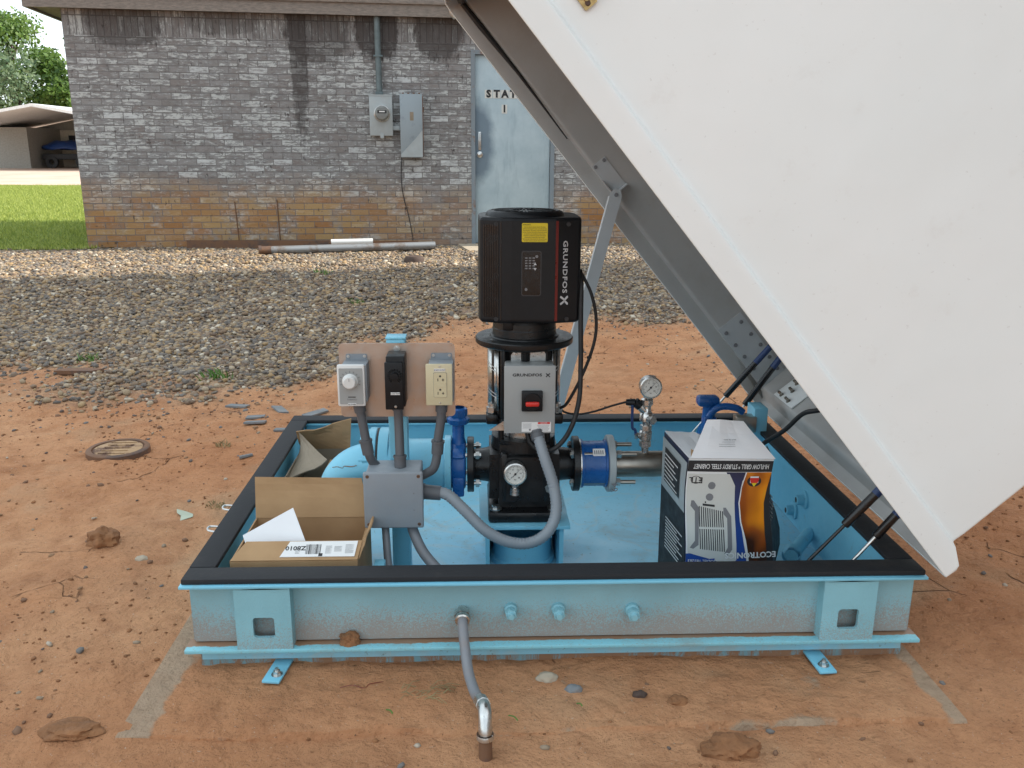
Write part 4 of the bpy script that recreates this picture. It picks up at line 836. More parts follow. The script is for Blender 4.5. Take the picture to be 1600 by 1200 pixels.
for k, tx in enumerate(('Risk of electric shock. Switch off mains', 'before removing the cover and wait at least', 'five minutes. The motor may start without', 'notice. Connect this unit to protective earth', 'as stated in the installation instructions.', 'Attention. Couper le courant avant toute', 'intervention et attendre cinq minutes.', 'Advertencia. Desconectar la corriente antes', 'de abrir la tapa y esperar cinco minutos.')):
    m.text(tx, .0026, frame((sx0, FYf-.0013, sz0+.0145-k*.0045), (1, 0, 0), (0, 0, 1)))
m.build('warning_sticker', pump)
# maker's name running down the right facet, with its cross-shaped mark
a_, b_ = Vector((HXC+plan[4][0], HYC+plan[4][1], 0)), Vector((HXC+plan[5][0], HYC+plan[5][1], 0)); d_ = (b_-a_); c_ = a_+d_*.42; nr = Vector((d_.y, -d_.x, 0)).normalized()
m = MB('silverprint'); m.text('GRUNDFOS', .0132, frame((c_.x+nr.x*.0006, c_.y+nr.y*.0006, .952), (0, 0, -1), d_), .0006, bold=.0003, sp=1.12, wscale=1.36)
def mark(m, T, s):
    for k in (0, 1):
        pl = [(-1, -.9), (-.62, -1), (-.1, -.25), (.15, -.18), (.95, .55), (1, .8), (.6, .85), (-.05, .18), (-.3, .1), (-.98, -.72)]
        pl = [(x_*s, y_*s) for x_, y_ in pl]; m.prism(pl if not k else [(-x_, y_) for x_, y_ in pl][::-1], 0, .0008, T)
mark(m, frame((c_.x+nr.x*.0006, c_.y+nr.y*.0006, .861), (0, 0, -1), d_), .0125); m.build('lettering', pump)
for x_, z_ in ((-.094, HZ1-.017), (-.094, HZ0+.012), (.1, HZ1-.017), (.1, HZ0+.012)):
    m = MB('ink'); y_ = HYC-.117; m.lathe((HXC+x_, y_-.0, z_), (0, -1, 0), [(0, .006), (.0022, .006), (.0023, 0)], 12); m.build('screw', pump)

# ------------------------------------------------------------------ disconnect switch on the pump
sw = thing('disconnect_switch', 'grey switch box with a black and red rotary handle mounted on the pump', 'switch box', (-.053, .42, .494))
m = MB('greybox'); m.box((-.053, .437, .589), (.136, .075, .189), .004); m.box((-.053, .398, .589), (.142, .006, .195), .003); m.build('box', sw)
m = MB('zinc'); m.prism([(-.05, .0), (.05, .0), (.05, .02), (.04, .034), (-.04, .034), (-.05, .02)], 0, .003, face(-.053, .468, .68))
for s in (-1, 1): m.lathe((-.053+s*.036, .465, .702), (0, -1, 0), [(0, .006), (.004, .005), (.0041, 0)], 12)
m.build('mounting_plate', sw); m = MB('zinc'); m.prism([(-.112, -.010), (-.062, -.010), (-.062, .024)], 0, .003, face(-.053, .45, .494)); m.build('gusset', sw)
m = MB('blackplastic'); m.box((-.047, .388, .588), (.058, .016, .058), .003); m.lathe((-.047, .381, .588), (0, -1, 0), [(0, .026), (.004, .024), (.0041, 0)], 28); o = m.build('switch_base', sw)
m = MB('red'); m.box((-.047, .370, .584), (.038, .012, .013), .004); m.build('handle', o)
m = MB('ink'); m.text('GRUNDFOS', .0082, face(-.061, .3948, .660), .0004, bold=.0003, wscale=1.35); mark(m, face(-.004, .3948, .660), .006); m.build('lettering', sw)
m = MB('label'); m.box((-.034, .3944, .511), (.082, .001, .028)); m.mat('red').box((-.013, .3938, .5222), (.034, .0006, .0055)); m.mat('label').text('DANGER', .0035, face(-.013, .3933, .5222)); m.mat('greyink')
for k in range(6): m.box((-.015, .3938, .516-k*.0032), (.034-.003*(k % 3), .0004, .0008))
for k in range(5): m.box((-.06, .3938, .520-k*.003), (.026-.004*(k % 2), .0004, .0008))
m.prism(circ(.003, 12), 0, .0003, face(-.052, .3938, .503)); m.build('data_label', sw)

# ------------------------------------------------------------------ suction pipework (left)
pipe = thing('suction_pipe', 'thick light blue inlet pipe with an elbow, left of the pump', 'pipe', (-.5, AY, .1))
m = MB('blue'); m.lathe((-.47, AY, AZ), (1, 0, 0), [(0, .078), (.02, .078), (.05, .078), (.175, .078)], 40); m.build('pipe_run', pipe)
m = MB('blue'); n = 14; m.tube([(-.49, AY, AZ)]+[(-.51-.10*math.sin(R(90*k/n)), AY, AZ-.10+.10*math.cos(R(90*k/n))) for k in range(n+1)]+[(-.61, AY, .06)], .068, 32); m.build('elbow', pipe)
flange(pipe, -.508, .104, .022, 'blue', y=AY+.03); flange(pipe, -.475, .104, .03, 'blue', y=AY+.03)
m = MB('ink'); m.lathe((-.4965, AY+.03, AZ), (1, 0, 0), [(0, .05), (0, .102), (.006, .102), (.006, .05)], 40); m.build('joint_gasket', pipe)
for k in range(8):
    a = R(22.5+45*k); m = MB('blue'); y_, z_ = AY+.03+.088*math.cos(a), AZ+.088*math.sin(a); m.hexb((-.535, y_, z_), (-.52, y_, z_), .012); m.cyl((-.545, y_, z_), (-.535, y_, z_), .007, seg=10); m.build('flange_bolt', pipe)
flange(pipe, -.286, .088, .02, 'blue')
m = MB('drip'); m.tube([(-.62, .486, .362), (-.605, .48, .366), (-.59, .48, .362), (-.585, .479, .368), (-.565, .483, .365), (-.55, .482, .369)], .0016, 5, 4); m.build('chalk_scribble', pipe)
vlv = thing('butterfly_valve', 'dark blue butterfly valve between the light blue pipe and the black pump', 'valve', (-.254, AY, .26))
m = MB('valveblue'); m.lathe((-.276, AY, AZ), (1, 0, 0), [(0, .04), (0, .069), (.004, .072), (.038, .072), (.042, .069), (.042, .04)], 36)
for a in (0, 90, 180, 270):
    m.box((-.255, AY+.062*math.cos(R(a+45)), AZ+.062*math.sin(R(a+45))), (.036, .034, .034), .006, rot=Matrix.Rotation(R(a+45), 3, 'X'))
m.box((-.255, AY-.062, AZ-.045), (.034, .03, .06), .005); m.box((-.255, AY, AZ-.082), (.03, .05, .018), .004); m.build('valve_body', vlv)
m = MB('valveblue'); m.tube([(-.255, AY, .41), (-.255, AY, .43), (-.255, AY, .475)], [.024, .018, .018], 16); m.lathe((-.255, AY, .47), (0, 0, 1), [(0, .018), (.006, .032), (.02, .034), (.026, .026), (.035, .028), (.05, .027), (.054, .02)], 8); m.build('valve_neck', vlv)
stud(vlv, -.312, -.188, k=0)
m = MB('zinc'); 
for s in (-1, 1): pass
# cover plate etc. on the right: silent check valve, studs and spool
cv = thing('check_valve', 'dark blue wafer check valve clamped by long studs, right of the pump', 'valve', (.16, AY, .26))
m = MB('valveblue'); m.lathe((.108, AY, AZ), (1, 0, 0), [(0, .04), (0, .07), (.0, .073), (.008, .073), (.009, .068), (.072, .068), (.073, .072), (.08, .072), (.08, .04)], 40); m.build('valve_body', cv)
m = MB('steel'); m.lathe((.1055, AY, AZ), (1, 0, 0), [(0, .04), (0, .074), (.0035, .074), (.0035, .04)], 40); m.build('seal_ring', cv)
m = MB('label'); T = frame((.16, AY-.046, AZ+.0505), (1, 0, 0), (0, .72, .69)); m.prism(rrect(.036, .024, .002), 0, .0012, T); m.mat('greyink')
for k in range(5): m.prism([(-.014+k*.006, -.007), (-.011+k*.006, -.007), (-.011+k*.006, .006), (-.014+k*.006, .006)], .0013, .0017, T)
m.build('data_plate', cv)
for i in range(4):
    a = R(45+90*i); yy, zz = AY+.0625*math.cos(a), AZ+.0625*math.sin(a); m = MB('pipe_steel'); m.cyl((.075, yy, zz), (.272, yy, zz), .0065, seg=12); m.mat('zinc').hexb((.078, yy, zz), (.089, yy, zz), .0125); m.hexb((.214, yy, zz), (.226, yy, zz), .0125); m.build('threaded_stud', cv)
dis = thing('discharge_pipe', 'bare grey steel outlet pipe running behind the printed box', 'pipe', (.4, AY, .3))
m = MB('metergrey'); m.lathe((.189, AY, AZ), (1, 0, 0), [(0, .03), (0, .084), (.002, .086), (.018, .086), (.02, .084), (.02, .03)], 40); m.mat('greyink').text('64', .02, frame((.205, AY-.0845, .30), (0, 0, 1), (-1, 0, 0)), .001); m.build('flange', dis)
m = MB('pipe_steel'); m.tube([(.205, AY, AZ-.003), (.56, AY, AZ-.003), (.61, AY+.02, AZ), (.64, AY+.08, AZ), (.645, AY+.3, AZ)], .039, 32); m.build('pipe_run', dis)
m = MB('red'); 
m = MB('zinc'); m.lathe((.405, AY, AZ), (1, 0, 0), [(0, .03), (0, .077), (.016, .077), (.016, .03)], 36); m.build('back_flange', dis)
# gauge tree on the outlet
gt = thing('gauge_assembly', 'upright pressure gauge on a steel ball valve with thin blue lever, on the outlet pipe', 'gauge', (.305, AY, .38))
GX = .305
m = MB('steel'); m.cyl((GX, AY, .372), (GX, AY, .4), .011); m.hexb((GX, AY, .398), (GX, AY, .416), .0175); m.lathe((GX, AY, .416), (0, 0, 1), [(0, .014), (.006, .019), (.028, .019), (.034, .014)], 20); m.hexb((GX, AY, .45), (GX, AY, .465), .0175)
m.lathe((GX, AY, .465), (0, 0, 1), [(0, .012), (.012, .013), (.015, .02), (.035, .02), (.04, .0165), (.045, .013), (.06, .013), (.064, .018), (.08, .018), (.085, .011)], 20)
m.cyl((GX, AY, .488), (GX+.012, AY-.026, .488), .013, seg=16); m.hexb((GX+.011, AY-.024, .488), (GX+.015, AY-.032, .488), .0135); m.tube([(GX, AY, .505), (GX-.022, AY, .527)], .0135, 14); m.build('fitting_stack', gt)
m = MB('steel'); m.cyl((GX, AY, .433), (GX-.025, AY-.004, .433), .0085, seg=14); m.hexb((GX-.025, AY-.004, .433), (GX-.033, AY-.004, .433), .011); m.build('valve_stem', gt)
m = MB('bluecord'); m.tube([(GX-.03, AY-.005, .436), (GX-.033, AY-.006, .452), (GX-.042, AY-.006, .462), (GX-.044, AY-.006, .53)], .0042, 10, 5); m.build('valve_lever', gt)
gauge(gt, (GX+.005, AY-.02, .587), .033, None); m = MB('steel'); m.hexb((GX, AY, .545), (GX, AY, .562), .012); m.build('gauge_neck', gt)
m = MB('blackplastic'); m.tube([(GX-.02, AY, .524), (GX-.036, AY, .537)], .0145, 12); m.tube([(GX-.036, AY, .535), (GX-.062, AY+.005, .535)], [.012, .009], 10); m.build('sensor_plug', gt)
m = MB('rubber'); m.tube([(.245, AY+.005, .536), (.2, AY, .525), (.15, AY-.01, .512), (.1, AY-.02, .506), (.06, AY-.02, .512), (.045, AY-.02, .527), (.04, AY-.02, .545)], .0032, 8, 6); m.thing('sensor_cable', 'thin black cable drooping from the gauge sensor plug to the pump', 'cable')
m = MB('rubber'); m.tube([(.088, .5, .93), (.096, .48, .92), (.12, .47, .87), (.135, .47, .80), (.13, .47, .73), (.1, .47, .64), (.06, .47, .56), (.04, .48, .54)], .0045, 10, 6); m.tube([(.118, .4695, .695), (.1185, .4695, .689)], .007, 8); m.thing('curved_cable', 'thin black cable bowing out to the right of the motor', 'cable', 'cables from the motor')
m = MB('rubber'); m.tube([(.088, .49, .935), (.089, .46, .90), (.088, .44, .80), (.09, .43, .68), (.085, .41, .58), (.06, .395, .50), (.02, .39, .45), (-.02, .40, .44), (-.05, .415, .46), (-.06, .42, .50)], .0068, 12, 7); m.thing('thick_cable', 'thicker black cable hanging straight beside the motor and looping under the switch box', 'cable', 'cables from the motor')

# ------------------------------------------------------------------ second valve and fittings behind the printed box
t = thing('lever_valve', 'dark blue lever valve at the back right corner behind the printed box', 'valve', (.6, .95, .2))
m = MB('valveblue'); m.lathe((.58, .93, .27), (1, 0, 0), [(0, .04), (0, .075), (.045, .075), (.045, .04)], 30); m.box((.6, .93, .345), (.045, .05, .07), .01); m.tube([(.598, .93, .37), (.598, .93, .42)], .022, 14); m.box((.592, .93, .43), (.075, .055, .035), .012); m.build('valve_body', t)
m = MB('valveblue'); m.tube([(.59, .90, .38), (.61, .895, .41), (.64, .893, .42), (.68, .89, .415), (.705, .89, .40)], .012, 10, 5); m.build('lever', t)

# ------------------------------------------------------------------ instrument plate
ip = thing('instrument_plate', 'copper-toned aluminium plate with rounded corners on the light blue post', 'mounting plate', (-.415, .385, .55))
PYp = .384
m = MB('alu'); m.prism(rrect(.312, .206, .012), 0, .003, face(-.4145, PYp+.003, .650)); m.build('plate', ip)
m = MB('zinc'); m.lathe((-.4145, PYp, .738), (0, -1, 0), [(0, .009), (.0015, .009), (.0016, 0)], 16); m.hexb((-.4145, PYp-.001, .738), (-.4145, PYp-.006, .738), .0062); m.build('bolt', ip)
def handy_box(parent, x, z, w_, h_, mat='pvcgrey'):
    m = MB(mat); m.box((x, PYp-.027, z), (w_, .052, h_), .003); m.prism(rrect(w_*.86, .02, .003), 0, .003, face(x+.0, PYp-.0005, z+h_/2+.006)); m.build('back_box', parent)
    for s in (-1, 1):
        m = MB('zinc'); m.lathe((x+s*w_*.33, PYp-.003, z+h_/2+.010), (0, -1, 0), [(0, .0045), (.003, .004), (.0031, 0)], 12); m.build('screw', parent)
th = thing('wall_thermostat', 'white-rimmed thermostat with a round white knob, leftmost on the plate', 'thermostat', (-.54, .33, .60)); xt, zt = -.527, .652
handy_box(th, xt+.004, zt+.004, .066, .104)
m = MB('white'); yf = PYp-.053; m.box((xt-.004, yf-.006, zt), (.073, .014, .114), .005); m.mat('greybox').prism(rrect(.062, .098, .003), 0, .0012, face(xt-.004, yf-.0131, zt-.001)); o = m.build('cover', th)
m = MB('white'); kx, kz = xt-.006, zt+.013; m.lathe((kx, yf-.0142, kz), (0, -1, 0), [(0, .0205), (.004, .0205), (.006, .0185), (.018, .0165), (.020, .014), (.0201, 0)], 36); m.mat('greyink').box((kx, yf-.0345, kz+.008), (.0012, .0008, .008)); m.build('knob', th)
m = MB('greyink')
for k in range(11): a = R(200-220*k/10); T = frame((kx+math.cos(a)*.0255, yf-.0145, kz+math.sin(a)*.0255), (math.cos(a), 0, math.sin(a)), (-math.sin(a), 0, math.cos(a))); m.add([(-.0025, -.0007, 0), (.0025, -.0007, 0), (.0025, .0007, 0), (-.0025, .0007, 0)], [(0, 1, 2, 3), (3, 2, 1, 0)], False, T)
m.mat('ink').box((xt-.003, yf-.0146, zt-.030), (.02, .0008, .0022)); m.mat('greyink').text('THERMO', .004, face(xt-.003, yf-.0146, zt-.037), wscale=1.2); m.mat('label').box((xt-.003, yf-.0148, zt-.0505), (.022, .001, .0065)); m.mat('ink').text('BLOWER', .0036, face(xt-.003, yf-.0155, zt-.0505)); m.build('markings', th)
tt = thing('black_thermostat', 'narrow black thermostat with a small dial, between the white and the cream device', 'thermostat', (-.418, .33, .60)); xb, zb = -.4155, .657
m = MB('blackplastic'); m.box((xb+.002, PYp-.035, zb+.006), (.05, .066, .14), .005); m.box((xb-.002, PYp-.07, zb-.004), (.048, .01, .13), .003); m.build('body', tt)
m = MB('blackplastic'); yk = PYp-.0755; m.lathe((xb+.001, yk, zb+.024), (0, -1, 0), [(0, .011), (.012, .010), (.0125, 0)], 14); m.build('knob', tt)
m = MB('silverprint')
for k in range(13): a = R(230-280*k/12); T = frame((xb+.001+math.cos(a)*.0165, yk-.0005, zb+.024+math.sin(a)*.0165), (math.cos(a), 0, math.sin(a)), (-math.sin(a), 0, math.cos(a))); m.add([(-.003, -.0011, 0), (.003, -.0011, 0), (.003, .0011, 0), (-.003, .0011, 0)], [(0, 1, 2, 3), (3, 2, 1, 0)], False, T)
m.mat('label').box((xb+.001, yk-.0003, zb-.024), (.024, .001, .0065)); m.mat('ink').text('LOW TEMP', .0034, face(xb+.001, yk-.001, zb-.024)); m.mat('zinc').lathe((xb+.001, yk, zb-.06), (0, -1, 0), [(0, .004), (.002, .003), (.0021, 0)], 12); m.build('markings', tt)
ot = thing('duplex_outlet', 'cream duplex power outlet with cream plate, rightmost on the plate', 'outlet', (-.295, .33, .60)); xo, zo = -.2975, .652
handy_box(ot, xo+.003, zo+.004, .066, .108)
m = MB('ivory'); yo = PYp-.053; m.box((xo-.002, yo-.003, zo), (.071, .007, .114), .0025); m.build('cover_plate', ot)
m = MB('ivory'); xo2 = xo+.001; m.prism(rrect(.034, .067, .003), 0, .0022, face(xo2, yo-.0065, zo+.0)); m.mat('greyink').prism(rrect(.0355, .0685, .003), 0, .0004, face(xo2, yo-.0064, zo)); m.mat('ivory').prism(rrect(.03, .012, .001, 1), .002, .003, face(xo2, yo-.0065, zo)); m.mat('ink')
for s in (-1, 1):
    zz = zo+s*.0185; m.prism(circ(.0028, 10), 0, .0005, face(xo2, yo-.0089, zz+.006)); m.box((xo2-.006, yo-.009, zz-.004), (.0018, .0006, .0075)); m.box((xo2+.0075, yo-.009, zz-.004), (.0016, .0006, .0075)); m.box((xo2+.0075, yo-.0091, zz-.004), (.006, .0006, .0016))
m.build('socket_face', ot)
m = MB('label'); m.box((xo, yo-.0068, zo+.041), (.03, .001, .0075)); m.mat('ink').text('20 AMP OUTLET', .003, face(xo, yo-.0076, zo+.041)); m.mat('zinc'); [m.lathe((xo, yo-.0065, zo+s*.05), (0, -1, 0), [(0, .0028), (.001, .002), (.0011, 0)], 10) for s in (-1, 1)]; m.build('markings', ot)
# junction box
jb = thing('junction_box', 'square grey plastic junction box with four corner screws below the instrument plate', 'junction box', (-.425, .33, .26))
JX, JZ, JY = -.425, .342, .283
m = MB('pvcgrey'); m.box((JX, JY+.056, JZ+.004), (.148, .1, .148), .006, seg=3); m.build('box', jb)
m = MB('pvcgrey'); m.box((JX, JY+.002, JZ), (.160, .012, .162), .005, seg=3); m.build('cover', jb)
for sx in (-1, 1):
    for sz in (-1, 1):
        m = MB('rust'); m.lathe((JX+sx*.068, JY-.004, JZ+sz*.069), (0, -1, 0), [(0, .0048), (.0008, .0048), (.0009, 0)], 14); m.mat('ink').box((JX+sx*.068, JY-.0052, JZ+sz*.069), (.006, .0005, .0012)); m.build('screw', jb)
for s in (-.028, .02): m = MB('greyink'); m.lathe((JX+.055, JY-.004, JZ+s-.0), (0, -1, 0), [(0, .002), (.0005, .0)], 8); m.build('dimple', jb)
def fit_(m, p, q_, r): m.tube([p, q_], r, 16)
def conn(name, label, pts, r, ends, mat='pvcdark', group='grey conduits around the junction box', ribs=0, cat='conduit', emat='pvcdark', sm=7):
    t = thing(name, label, cat, tuple(pts[0]), group); m = MB(mat); m.tube(pts, r, 16, sm, ribs); m.build('tube', t)
    for (a, b, rr) in ends: m = MB(emat); m.tube([a, tuple(Vector(a).lerp(Vector(b), .5)), b], [rr, rr*1.0, rr*.97], 18); m.lathe(a, Vector(b)-Vector(a), [(0, rr*.8), (0, rr*1.12), (.006, rr*1.12), (.006, rr*.9)], 6 if 0 else 18); m.build('connector', t)
    return t
yb_ = PYp-.03
conn('conduit', 'short slanting dark conduit from the white thermostat to the junction box', [(-.518, yb_, .59), (-.512, yb_, .555), (-.503, yb_-.005, .50), (-.495, yb_-.01, .455), (-.487, yb_, .428), (-.475, .36, .41)], .0125, [((-.519, yb_, .600), (-.514, yb_, .570), .0165), ((-.503, yb_-.005, .492), (-.496, yb_-.008, .452), .0165)])
conn('conduit', 'straight dark conduit from the black thermostat down into the junction box', [(-.4135, yb_, .59), (-.412, yb_, .54), (-.41, .34, .47), (-.409, .33, .42)], .0125, [((-.4135, yb_, .592), (-.413, yb_, .575), .0155), ((-.4095, .335, .452), (-.409, .33, .419), .0165)])
conn('conduit', 'curved dark conduit from the cream outlet to the side of the junction box', [(-.295, yb_, .59), (-.297, yb_, .55), (-.306, yb_-.003, .49), (-.309, yb_-.005, .45), (-.318, yb_-.01, .412), (-.338, .345, .395), (-.36, .345, .385)], .0125, [((-.294, yb_, .600), (-.296, yb_, .570), .0165), ((-.306, yb_-.003, .488), (-.309, yb_-.004, .45), .0165)])
conn('flexible_conduit', 'thick ribbed light grey conduit looping from the junction box up to the switch box', [(-.315, .33, .345), (-.28, .325, .338), (-.235, .31, .30), (-.18, .30, .245), (-.12, .295, .212), (-.06, .295, .205), (-.01, .30, .23), (.018, .32, .28), (.014, .345, .35), (-.012, .37, .43), (-.028, .395, .48)], .0165, [((-.351, .335, .345), (-.300, .330, .342), .0205), ((-.032, .41, .495), (-.027, .397, .472), .02)], mat='pvcgrey', ribs=.010)
conn('conduit', 'dark grey conduit with printed marks leaving the bottom of the junction box to the right', [(-.385, .34, .262), (-.375, .31, .235), (-.345, .27, .19), (-.29, .22, .15), (-.22, .19, .11), (-.12, .17, .07)], .0145, [((-.386, .34, .268), (-.382, .332, .25), .019)], mat='conduit')
conn('conduit', 'thin grey conduit dropping behind the cardboard box from the junction box', [(-.455, .33, .27), (-.45, .30, .22), (-.44, .26, .15), (-.41, .20, .10), (-.37, .16, .06)], .0105, [((-.456, .33, .27), (-.453, .32, .245), .014)], mat='conduit')
# conduit out of the skid front, down to the ground
t = thing('ground_conduit', 'dark grey conduit leaving the skid front and bending into a pipe in the dirt', 'conduit', (-.185, -.33, 0))
m = MB('conduit'); m.tube([(-.237, .02, .145), (-.236, -.012, .138), (-.232, -.045, .11), (-.222, -.11, .07), (-.206, -.18, .06), (-.193, -.235, .077), (-.189, -.25, .082)], .0125, 16, 7); m.build('tube', t)
m = MB('steel'); m.tube([(-.237, .04, .147), (-.237, -.006, .141)], .015, 18); m.hexb((-.237, .026, .145), (-.237, .010, .143), .021); m.lathe((-.237, .008, .143), (0, -1, -.1), [(0, .018), (.006, .019), (.012, .018), (.014, .014)], 20); m.build('strain_relief', t)
m = MB('zinc'); m.tube([(-.194, -.232, .076), (-.188, -.262, .086)], [.0165, .0165], 8); m.tube([(-.189, -.255, .083), (-.187, -.268, .087), (-.185, -.285, .088), (-.184, -.300, .080), (-.184, -.312, .063), (-.184, -.316, .05)], .0148, 16, 5); m.lathe((-.184, -.316, .052), (0, -.1, -1), [(0, .0185), (.004, .0195), (.010, .0195), (.012, .017)], 20); m.build('elbow', t)
m = MB('rust'); m.cyl((-.184, -.316, .045), (-.183, -.330, -.03), .0148, seg=18); m.build('riser', t)

# ------------------------------------------------------------------ lid
LC = Vector((.928, 0, .266)); LU = Vector((-.639, 0, .769)).normalized(); LV = Vector((.769, 0, .639)).normalized()
def LP(a, v, y): return LC+LU*a+LV*v+Vector((0, y, 0))
lid = thing('skid_lid', 'huge white fibreglass lid tilted open over the right side of the skid', 'lid', tuple(LC))
AL, Y0, Y1, LH = 1.93, -.06, 1.42, 1.32
prof = [(0, .001, .001), (.0015, 0, 0), (.004, 0, 0), (.03, 0, .0), (.042, 0, .006), (.056, .0, .040), (.059, .0005, .047), (.0615, .0025, .050), (.064, .009, .053), (.0665, .0165, .055), (.069, .019, .0555), (.072, .0195, .0557), (.078, .0195, .0558), (.1, .0185, .056), (.4, .032, .065), (.9, .05, .08), (LH-.06, .065, .095), (LH-.02, .078, .11), (LH, .11, .14), (LH+.01, .2, .22)]
V = []; ns = 6; ring_n = None
for v, ins, ir in prof:
    a0, a1, b0, b1 = ir, AL-ins, Y0+ins, Y1-ins; r_ = .035; ring = []
    for (ca, cb, st_) in ((a1-r_, b1-r_, 0), (a0+.010, b1-.010, 90), (a0+.010, b0+.010, 180), (a1-r_, b0+r_, 270)):
        rr = r_ if ca > 1 else .010
        for k in range(ns+1): g_ = R(st_+90*k/ns); ring.append((ca+rr*math.cos(g_), cb+rr*math.sin(g_)))
    dense = []
    for i in range(len(ring)):
        p, q_ = Vector(ring[i]), Vector(ring[(i+1) % len(ring)]); dense.append(p)
        if (q_-p).length > .5: dense += [p.lerp(q_, k/10) for k in range(1, 10)]
    ring_n = len(dense); V += [LP(a+.0*v, v, y) for a, y in dense]
F = [(j*ring_n+i, j*ring_n+(i+1) % ring_n, (j+1)*ring_n+(i+1) % ring_n, (j+1)*ring_n+i) for j in range(len(prof)-1) for i in range(ring_n)]+[tuple((len(prof)-1)*ring_n+i for i in range(ring_n))]
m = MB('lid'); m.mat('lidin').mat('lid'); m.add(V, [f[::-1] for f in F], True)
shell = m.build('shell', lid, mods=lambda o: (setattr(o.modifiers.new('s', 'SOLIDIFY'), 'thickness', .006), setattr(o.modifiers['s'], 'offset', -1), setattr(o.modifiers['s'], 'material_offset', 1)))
def backT(a, v, dy=0): return frame(LP(a, v, Y1-.0225-(v-.1)*.04-.003-dy), tuple(-LU), tuple(LV))      # on the inside of the far panel
m = MB('lidgrey'); m.prism([(-.165, -.055), (.165, -.055), (.165, .055), (-.165, .055)], 0, .004, backT(.2, .113)); o = m.build('backing_plate', lid); o['label'] = 'grey backing plate with ten bolts'
for a, v in ((.332, .148), (.333, .076), (.268, .15), (.27, .077), (.209, .154), (.146, .153), (.21, .077), (.147, .077), (.088, .15), (.087, .078)):
    m = MB('greyink'); c_ = LP(a, v, Y1-.031); m.lathe(c_, (0, -1, 0), [(0, .008), (.004, .007), (.0041, 0)], 12); m.build('plate_bolt', o)
def rightT(y, v, dy=0): return frame(LP(.0645+dy, v, y), (0, 1, 0), tuple(LV)) @ Matrix.Rotation(R(0), 4, 'Z')
m = MB('lid'); T = rightT(1.16, .118); T = T if (T.to_3x3() @ Vector((0, 0, 1))).dot(LU) > 0 else frame(LP(.0645, .118, 1.16), (0, -1, 0), tuple(LV)); m.prism([(-.095, -.052), (.095, -.052), (.095, .06), (-.095, .06)], 0, .004, T); o = m.build('hinge_plate', lid)
for y_, v in ((1.20, .151), (1.17, .118), (1.205, .082), (1.125, .08)):
    m = MB('pipe_steel'); c_ = LP(.0688, v, y_); m.lathe(c_, tuple(LU), [(0, .009), (.002, .009), (.0021, .005), (.02, .005)], 12); m.box(tuple(LP(.082, v, y_)), (.009, .026, .009), .002); m.build('wing_nut', o)
# strut bracket and hasp
m = MB('lidgrey'); T = backT(1.10, .088); m.prism([(-.065, -.03), (.065, -.03), (.065, .03), (-.065, .03)], 0, .004, T); m.add([(-.0, -.03, .004), (.065, -.03, .004), (.065, -.03, .05), (-.0, -.03, .02)], [(0, 1, 2, 3), (3, 2, 1, 0)], False, T)
m.prism([(.061, -.03), (.065, -.03), (.065, .03), (.061, .03)], .004, .045, T)
m.mat('greyink'); [m.lathe(T @ Vector((-.055, y_, .004)), (0, -1, 0), [(0, .007), (.003, .006), (.0031, 0)], 12) for y_ in (-.02, .02)]; o = m.build('strut_bracket', lid)
m = MB('rubber'); pts = [LP(a, .052+.003*math.sin(a*9), Y1-.022) for a in (1.895, 1.8, 1.6, 1.45, 1.3)]; m.tube(pts, [.009, .011, .006, .004, .002], 8); m.tube([LP(1.905, .05, Y1-.03), LP(1.9, .052, Y1-.07), LP(1.895, .05, Y1-.2), LP(1.9, .05, Y1-.5)], [.012, .015, .006, .004], 8); o = m.build('torn_seal', lid)
m = MB('brass'); T = frame(LP(1.575, .125, Y0+.0165), tuple(-LU), tuple(LV)); T2 = T @ Matrix.Rotation(R(0), 4, 'Z')
m.prism(rrect(.055, .03, .003), 0, .004, T2); m.prism(rrect(.03, .05, .004), .004, .009, T2 @ Matrix.Translation((.0, .02, 0))); m.mat('rust'); [m.lathe(T2 @ Vector((x_, -.003, .004)), (0, -1, 0), [(0, .006), (.003, .004), (.0031, 0)], 12) for x_ in (-.018, .018)]; m.build('hasp', lid)
# prop strut
m = MB('lidgrey')
A_, B_ = Vector((.318, 1.335, 1.12)), Vector((.10, 1.30, .26)); d_ = (A_-B_).normalized(); T = frame(B_, Vector((1, 0, 0))-d_*d_.x, d_); ln = (A_-B_).length
m.prism([(-.022, 0), (.022, 0), (.022, ln-.02), (.012, ln), (-.012, ln), (-.022, ln-.02)], 0, .004, T); m.prism([(-.0225, 0), (-.0185, 0), (-.0185, ln-.03), (-.0225, ln-.03)], -.03, -.0005, T); m.mat('greyink').lathe(T @ Vector((0, ln-.02, .004)), (0, -1, 0), [(0, .008), (.004, .007), (.0041, 0)], 12)
m.thing('prop_strut', 'grey metal angle bar propping the lid, rising behind the black motor', 'strut')
# gas springs
def spring(a, b, k, label, r=.0095, rr=.0045, dr=None):
    a, b = Vector(a), Vector(b); mid = a.lerp(b, k); t = thing('gas_spring', label, 'gas spring', tuple(a), 'gas springs holding the lid')
    m = MB('steel' if dr is None else dr); m.tube([a, mid], rr, 10); m.build('rod', t)
    m = MB('blackgloss'); m.tube([mid, mid+(b-a).normalized()*.004, b], [r*.8, r, r], 14); m.mat('bluecord').tube([mid.lerp(b, .42), mid.lerp(b, .62)], r*1.04, 14); m.build('cylinder', t)
spring((.585, .10, .16), (.905, .10, .535), .47, 'black gas spring at the front, left of the front pair, crossing the black rim', .0115, dr='blackgloss')
spring((.70, .10, .15), (.93, .10, .445), .52, 'short gas spring with bright rod at the front, right of the front pair', .0115)
spring((.62, 1.25, .2), (1.0, 1.25, .665), .33, 'gas spring at the back left of the rear pair, above the blue valve', .0115)
